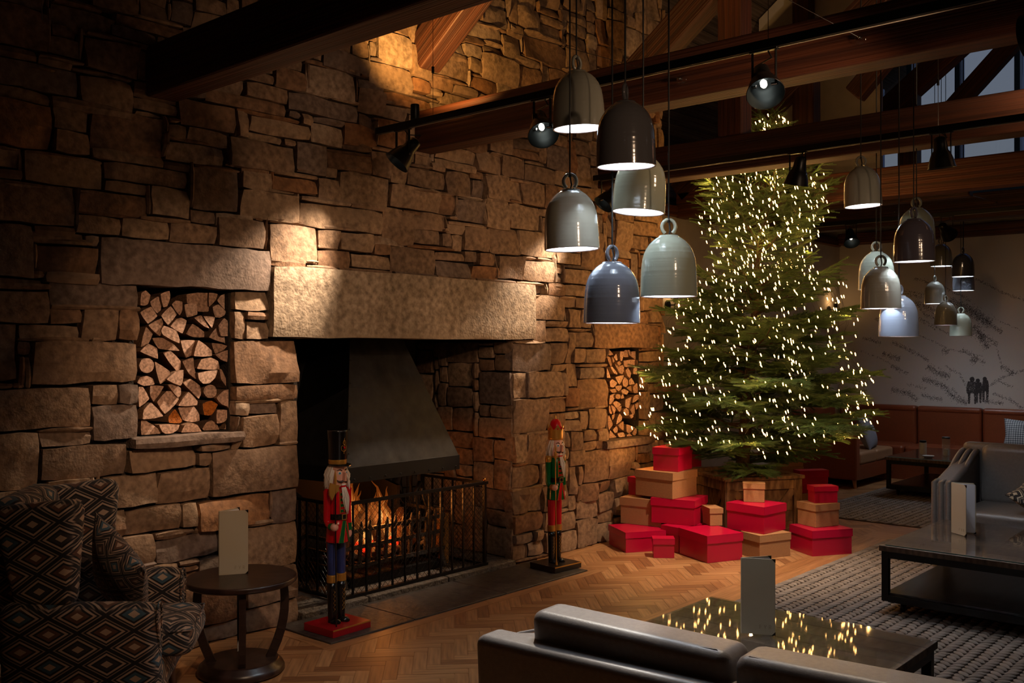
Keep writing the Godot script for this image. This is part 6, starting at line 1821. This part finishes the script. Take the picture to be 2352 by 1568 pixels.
func sofa_back_view() -> void:
	# the leather sofa seen from behind: local x along its length (toward +z), local z to its front
	var leather := leather_mat(sr(158, 147, 140), 0.42)
	var o := thing("leather_sofa", "grey brown leather sofa with its back turned, in front of the coffee table", "sofa", Vector3(2.70, 0, -2.56), 0.0)
	var turn := -PI / 2 + 0.07
	var b := Basis(Vector3.UP, turn)
	# Basis(UP, -90 deg): local x -> +z, local z -> -x; mirror so that local z runs to the front
	var to := func(p: Vector3) -> Vector3:
		return Vector3(0.07, 0, 0.9975) * p.x + Vector3(0, p.y, 0) + Vector3(0.9975, 0, -0.07) * p.z
	var put := func(called: String, m: MB, parent: Node) -> Node:
		m.warp(to)
		for i in m.N.size(): m.N[i] = to.call(m.N[i])
		var f := PackedInt32Array()
		for k in range(0, m.I.size(), 3): f.append_array([m.I[k], m.I[k + 2], m.I[k + 1]])
		m.I = f
		return part(called, m, leather, parent)
	var L := 2.02
	put.call("back_panel", MB.new().rbox(Vector3(L * 0.5, 0.385, 0.075), Vector3(L, 0.63, 0.15), 0.035, 3).warp(func(p): return p + Vector3(0, 0.012 * sin(p.x * 7.0) * smoothstep(0.4, 0.65, p.y), -0.03 * smoothstep(0.3, 0.65, p.y) + 0.0)), o)
	for e in [0.0, 1.0]:
		var x := lerpf(0.095, L - 0.095, e)
		var arm: Node = put.call("arm", MB.new().rbox(Vector3(x, 0.355, 0.48), Vector3(0.19, 0.6, 0.84), 0.04, 3).warp(func(p): return p + Vector3(0, (0.03 * smoothstep(0.5, 0.1, p.z) - 0.14 * smoothstep(0.5, 0.8, p.z)) * smoothstep(0.35, 0.6, p.y), 0)), o)
		put.call("arm_piping", MB.new().tube([Vector3(x - 0.085, 0.64, 0.03), Vector3(x - 0.088, 0.645, 0.25), Vector3(x - 0.088, 0.62, 0.45)], 0.006, 6), arm)
		put.call("arm_piping", MB.new().tube([Vector3(x + 0.085, 0.65, 0.1), Vector3(x + 0.088, 0.645, 0.25), Vector3(x + 0.088, 0.62, 0.45)], 0.006, 6), arm)
	put.call("seat_base", MB.new().rbox(Vector3(L * 0.5, 0.22, 0.5), Vector3(L - 0.38, 0.26, 0.78), 0.03, 2), o)
	for k in 2:
		var x0 := 0.2 + k * 0.815
		put.call("seat_cushion", MB.new().rbox(Vector3(x0 + 0.4, 0.41, 0.58), Vector3(0.8, 0.15, 0.66), 0.05, 3), o)
		var bc: Node = put.call("back_cushion", MB.new().rbox(Vector3(x0 + 0.402, 0.625, 0.165), Vector3(0.8, 0.37, 0.2), 0.045, 3).warp(func(p): return p + Vector3(0, -0.012 * cos((p.x - x0 - 0.4) * 3.6) * smoothstep(0.6, 0.8, p.y) + 0.0 + 0.008 * sin(p.x * 11.0) * smoothstep(0.65, 0.8, p.y), 0.02 * sin(p.y * 5.0))), o)
		put.call("seam", MB.new().tube([Vector3(x0 + 0.02, 0.775, 0.075), Vector3(x0 + 0.05, 0.797, 0.085), Vector3(x0 + 0.4, 0.785, 0.083), Vector3(x0 + 0.75, 0.797, 0.085), Vector3(x0 + 0.785, 0.775, 0.075)], 0.004, 5), bc)
	for e in [0.08, L - 0.08]:
		for z in [0.08, 0.8]:
			put.call("leg", MB.new().tube([Vector3(e, 0.1, z), Vector3(e, 0.0, z)], [0.03, 0.02], 8), o)

func leather_mat(c: Color, rough: float) -> StandardMaterial3D:
	if not M.has("leather_tex"):
		M.leather_tex = noise_image(256, 61, Vector2(3, 3), 4, Color(0.92, 0.92, 0.92), Color.WHITE)
		M.leather_bump = noise_image(256, 62, Vector2(14, 14), 3, Color.BLACK, Color.WHITE)
	return textured(c, M.leather_tex, M.leather_bump, 2.0, rough, 0.06)

func build_grey_sofa() -> void:
	var leather := leather_mat(sr(106, 98, 93), 0.4)
	var wood := mat(sr(150, 100, 60), 0.4)
	# faces the camera side (-x); local z to the front, local x toward +z
	var o := thing("grey_sofa", "grey leather sofa with scrolled arms facing the glass-topped coffee table", "sofa", Vector3(8.52, 0.018, -1.7), -PI / 2)
	var W := 1.92
	part("seat_base", MB.new().rbox(Vector3(0, 0.24, 0.02), Vector3(W - 0.3, 0.24, 0.8), 0.03, 2), leather, o)
	for s in [-1.0, 1.0]:
		part("seat_cushion", MB.new().rbox(Vector3(0.39 * s, 0.42, 0.06), Vector3(0.77, 0.14, 0.74), 0.05, 3), leather, o)
		part("back_cushion", MB.new().rbox(Vector3(0.39 * s, 0.7, -0.3), Vector3(0.77, 0.5, 0.16), 0.06, 3, Basis(Vector3.RIGHT, -0.12)), leather, o)
		var prof := func(z: float) -> float: return 0.695 + 0.2 * smoothstep(0.25, -0.35, z)
		var arm := part("arm", MB.new().rbox(Vector3(s * (W * 0.5 - 0.085), 0.4, 0.0), Vector3(0.16, 0.58, 0.86), 0.035, 3).warp(func(p): return Vector3(p.x, 0.11 + (p.y - 0.11) * (prof.call(p.z) - 0.11) / 0.58, p.z)), leather, o)
		for q in [-0.055, 0.0, 0.055]:
			var pts := []
			for k in 12:
				var z := lerpf(0.42, -0.4, k / 11.0)
				pts.append(Vector3(s * (W * 0.5 - 0.085) + q, prof.call(z) - 0.004, z))
			pts.push_front(Vector3(s * (W * 0.5 - 0.085) + q, 0.12, 0.43))
			part("arm_roll", MB.new().tube(pts, 0.024, 8), leather, arm)
		for z in [-0.36, 0.36]:
			part("leg", MB.new().tube([Vector3(s * (W * 0.5 - 0.1), 0.13, z), Vector3(s * (W * 0.5 - 0.08), 0.0, z * 1.06)], [0.034, 0.018], 8), wood, o)
	part("backrest", MB.new().rbox(Vector3(0, 0.54, -0.38), Vector3(W - 0.04, 0.84, 0.13), 0.04, 3), leather, o)
	var cu := thing("diamond_cushion", "black and cream diamond patterned cushion lying on the grey leather sofa", "cushion", Vector3(8.3, 0.49, -1.88), -0.6)
	part("cover", pillow(0.42, 0.42, 0.15), diamond_cloth(Vector2(0.17, 0.17), sr(196, 176, 148), [sr(30, 26, 26), sr(30, 26, 26)], sr(28, 24, 25)), cu, Vector3(0, 0.12, 0), Basis(Vector3.RIGHT, -1.0) * Basis(Vector3.BACK, 0.5))

func build_banquettes() -> void:
	var tan_ := leather_mat(sr(116, 54, 28), 0.38)
	var seatm := leather_mat(sr(150, 108, 76), 0.5)
	var wood := mat(sr(156, 104, 62), 0.45)
	var o := thing("brown_sofa", "tan brown leather sofa along the white wall behind the tree", "sofa", Vector3(12.66, 0, -5.32))
	part("backrest", MB.new().rbox(Vector3(0.0, 0.55, -0.42), Vector3(1.28, 0.86, 0.16), 0.03, 2), tan_, o)
	part("arm", MB.new().rbox(Vector3(-0.6, 0.41, 0.0), Vector3(0.12, 0.6, 0.96), 0.02, 2), tan_, o)
	part("seat_base", MB.new().rbox(Vector3(0.02, 0.2, 0.03), Vector3(1.2, 0.2, 0.88), 0.02, 2), tan_, o)
	for k in 2: part("seat_cushion", MB.new().rbox(Vector3(-0.26 + k * 0.58, 0.37, 0.06), Vector3(0.57, 0.16, 0.84), 0.04, 3), seatm, o)
	for x in [-0.58, 0.56]:
		for z in [-0.42, 0.42]:
			part("leg", MB.new().tube([Vector3(x, 0.11, z), Vector3(x, 0.0, z * 1.03)], [0.03, 0.018], 8), wood, o)
	var b := thing("banquette", "long tan brown leather banquette along the mural wall", "banquette", Vector3(13.64, 0, -3.15))
	var cuts := [-5.84, -4.73, -3.88, -2.95, -2.0]
	for k in 4:
		var z: float = (cuts[k] + cuts[k + 1]) * 0.5 + 3.15
		var l: float = cuts[k + 1] - cuts[k] - 0.008
		part("back_panel", MB.new().rbox(Vector3(0.26, 0.68, z), Vector3(0.16, 0.58, l), 0.04, 3), tan_, b)
		part("back_roll", MB.new().rbox(Vector3(0.24, 0.93, z), Vector3(0.14, 0.09, l), 0.04, 3), tan_, b)
		part("seat_cushion", MB.new().rbox(Vector3(-0.04, 0.38, z), Vector3(0.56, 0.16, l), 0.045, 3), tan_, b)
	part("plinth", MB.new().box(Vector3(0.0, 0.15, -0.77), Vector3(0.6, 0.3, 3.82)), tan_, b)
	# cushions
	var c1 := thing("grey_cushion", "plump grey cushion on the brown sofa behind the gift boxes", "cushion", Vector3(12.8, 0.46, -5.02), 0.2)
	part("cover", pillow(0.46, 0.44, 0.2), mat(sr(110, 108, 116), 0.85), c1, Vector3(0, 0.19, 0), Basis(Vector3.RIGHT, -0.35))
	var im := Image.create(64, 64, false, Image.FORMAT_RGB8)
	for y in 64:
		for x in 64:
			var k := (1 if x % 16 < 8 else 0) + (1 if y % 16 < 8 else 0)
			im.set_pixel(x, y, [sr(60, 66, 74), sr(120, 126, 132), sr(190, 194, 196)][k])
	var gm := mat(Color.WHITE, 0.85)
	gm.albedo_texture = ImageTexture.create_from_image(im)
	gm.uv1_triplanar = true; gm.uv1_scale = Vector3.ONE * 9.0
	var c2 := thing("gingham_cushion", "blue grey checked cushion on the banquette under the mural", "cushion", Vector3(13.52, 0.46, -3.28), -PI / 2)
	part("cover", pillow(0.5, 0.42, 0.18), gm, c2, Vector3(0, 0.2, 0), Basis(Vector3.RIGHT, -0.25))
	# far table and what stands on it
	coffee_table(11.66, 13.05, -4.36, -3.3, 0.49, "glass-topped coffee table with casters before the brown banquette")
	var glass := mat(Color(0.85, 0.9, 0.9, 0.2), 0.05)
	glass.transparency = BaseMaterial3D.TRANSPARENCY_ALPHA
	var p := on_height(2120, 1042, 0.49)
	var jar := thing("candle_jar", "white candle jar with a dark lid on the far coffee table", "jar", p)
	part("cup", MB.new().lathe([Vector2(0.0, 0.14), Vector2(0.04, 0.14), Vector2(0.042, 0.135), Vector2(0.042, 0.0), Vector2(0, 0)], 16), mat(sr(205, 198, 188), 0.5), jar)
	part("lid", MB.new().lathe([Vector2(0.0, 0.165), Vector2(0.036, 0.165), Vector2(0.04, 0.16), Vector2(0.04, 0.141), Vector2(0, 0.141)], 16), M.black, jar)
	p = on_height(2173, 1046, 0.49)
	var tall := thing("glass_jar", "tall clear glass storm jar on the far coffee table", "jar", p)
	part("cylinder", MB.new().lathe([Vector2(0.045, 0.21), Vector2(0.046, 0.0), Vector2(0.0, 0.004)], 18), glass, tall)
	part("lid", MB.new().lathe([Vector2(0.0, 0.225), Vector2(0.044, 0.225), Vector2(0.046, 0.22), Vector2(0.046, 0.205)], 18), mat(sr(70, 72, 76), 0.3, 0.6), tall)
	part("candle", MB.new().lathe([Vector2(0.0, 0.08), Vector2(0.03, 0.08), Vector2(0.032, 0.076), Vector2(0.032, 0.003), Vector2(0, 0.003)], 14), mat(sr(200, 196, 190), 0.6), tall)
	p = on_height(2132, 1050, 0.49)
	var dish := thing("dish", "small shallow dish beside the candle jar", "dish", p)
	part("bowl", MB.new().lathe([Vector2(0.0, 0.006), Vector2(0.04, 0.008), Vector2(0.065, 0.022), Vector2(0.068, 0.02), Vector2(0.045, 0.0), Vector2(0.0, 0.0)], 20), mat(sr(150, 140, 132), 0.4), dish)
	# high-backed chair behind the tree
	var h := thing("arched_chair", "high arched leather backed chair behind the tree", "chair", Vector3(8.78, 0, -5.62))
	var arch := [Vector3(-0.27, 0.12, 0)]
	arch.push_front(Vector3(0.27, 0.12, 0))
	for k in 13:
		var a := PI - PI * k / 12.0
		arch.append(Vector3(cos(a) * 0.27, 1.28 + sin(a) * 0.26, 0))
	var br := leather_mat(sr(128, 72, 42), 0.45)
	part("back", MB.new().prism(arch, Vector3(0, 0, -0.1), 0.02), br, h)
	part("seat", MB.new().rbox(Vector3(0, 0.42, 0.2), Vector3(0.5, 0.12, 0.4), 0.04, 2), br, h)
	for x in [-0.22, 0.22]:
		part("leg", MB.new().tube([Vector3(x, 0.38, 0.36), Vector3(x, 0.0, 0.37)], 0.02, 6), wood, h)
		part("leg", MB.new().tube([Vector3(x, 0.3, -0.05), Vector3(x, 0.0, -0.06)], 0.02, 6), wood, h)
	# wall lights
	for q in [[9.29, 2.26, "small black wall light on the white wall beside the tree, above the arched chair"], [13.6, 2.33, "small black wall light on the white wall near the mural corner"]]:
		var w := thing("wall_light", q[2], "wall light", Vector3(q[0], q[1], -5.9), 0.0, "black wall lights")
		part("rose", MB.new().lathe([Vector2(0.0, 0.02), Vector2(0.05, 0.02), Vector2(0.055, 0.014), Vector2(0.055, 0.0)], 18, Vector3.ZERO, Basis(Vector3.RIGHT, PI / 2)), M.black, w)
		part("arm", MB.new().tube([Vector3(0, 0, 0.02), Vector3(0, 0.0, 0.1), Vector3(0, 0.03, 0.11)], 0.008, 6), M.black, w)
		part("cup", MB.new().lathe([Vector2(0.03, 0.06), Vector2(0.026, 0.0), Vector2(0.0, 0.0)], 14, Vector3(0, 0.03, 0.11)), M.black, w)
		part("lamp", MB.new().lathe(ellipse(0.014, 0.016), 10, Vector3(0, 0.085, 0.11)), glowing(Color(1.0, 0.8, 0.5), 2.0), w)
		omni(w, Vector3(0, 0.115, 0.11), 0.03, Color(1.0, 0.78, 0.5), 0.02)

# ---------------------------------------------------------------- rugs
func rug(x0: float, x1: float, z0: float, z1: float, zv: float, label: String) -> void:
	var o := thing("rug", label, "rug", Vector3((x0 + x1) * 0.5, 0, (z0 + z1) * 0.5), 0.0, "chunky knitted rugs")
	var c := o.position
	part("backing", MB.new().box(Vector3(0, 0.004, 0), Vector3(x1 - x0, 0.008, z1 - z0)), mat(sr(66, 48, 38), 0.95), o)
	var yarn := mat(Color.WHITE, 0.9)
	yarn.vertex_color_use_as_albedo = true
	var lump := MB.new().lathe([Vector2(0.0005, 1.0), Vector2(0.5, 0.8), Vector2(0.92, 0.35), Vector2(1.0, 0.0), Vector2(0.92, -0.35), Vector2(0.5, -0.8), Vector2(0.0005, -1.0)], 8).mesh()
	var xf := []
	var row := 0
	var z := z0 + 0.035
	while z < zv:
		var x := x0 + 0.03
		while x < x1 - 0.03:
			var sl := 0.80 if row % 2 else -0.72
			var b := Basis(Vector3.UP, sl + rng.randfn(0, 0.05)) * Basis(Vector3.BACK, PI / 2)
			xf.append(Transform3D(b.scaled_local(Vector3(0.011, 0.047 * rng.randf_range(0.92, 1.06), 0.0225)), Vector3(x + rng.randfn(0, 0.002), 0.012, z + rng.randfn(0, 0.002)) - c))
			x += 0.058
		z += 0.066
		row += 1
	var mm := MultiMesh.new()
	mm.transform_format = MultiMesh.TRANSFORM_3D
	mm.use_colors = true
	mm.mesh = lump
	mm.instance_count = xf.size()
	for i in xf.size():
		mm.set_instance_transform(i, xf[i])
		var g := rng.randf_range(0.8, 1.15)
		mm.set_instance_color(i, Color(0.20 * g, 0.15 * g, 0.117 * g))
	var s := MultiMeshInstance3D.new()
	s.multimesh = mm
	s.material_override = yarn
	s.name = "stitches"
	o.add_child(s)
	stuff(s)

func build_furniture() -> void:
	build_wing_chair()
	build_side_table()
	sofa_back_view()
	coffee_table(3.8, 4.67, -2.69, -1.5, 0.45, "glass-topped coffee table mirroring the tree lights, before the leather sofa")
	menu_card(on_height(1702, 1453, 0.45), "cream folded menu card standing on the table that mirrors the tree lights", -1.1, 0.0, 0.5)
	coffee_table(6.5, 7.8, -2.47, -1.05, 0.48, "glass-topped coffee table with a dark shelf before the grey sofa")
	menu_card(on_height(2186, 1222, 0.48), "half-open menu card standing on the table before the grey sofa", -1.25, -0.95, -0.02)
	build_grey_sofa()
	build_banquettes()
	rug(3.6, 9.08, -3.35, 0.4, -0.7, "taupe chunky knitted rug under the two nearer coffee tables")
	rug(9.86, 13.2, -4.62, -1.4, -2.2, "taupe chunky knitted rug under the far coffee table")
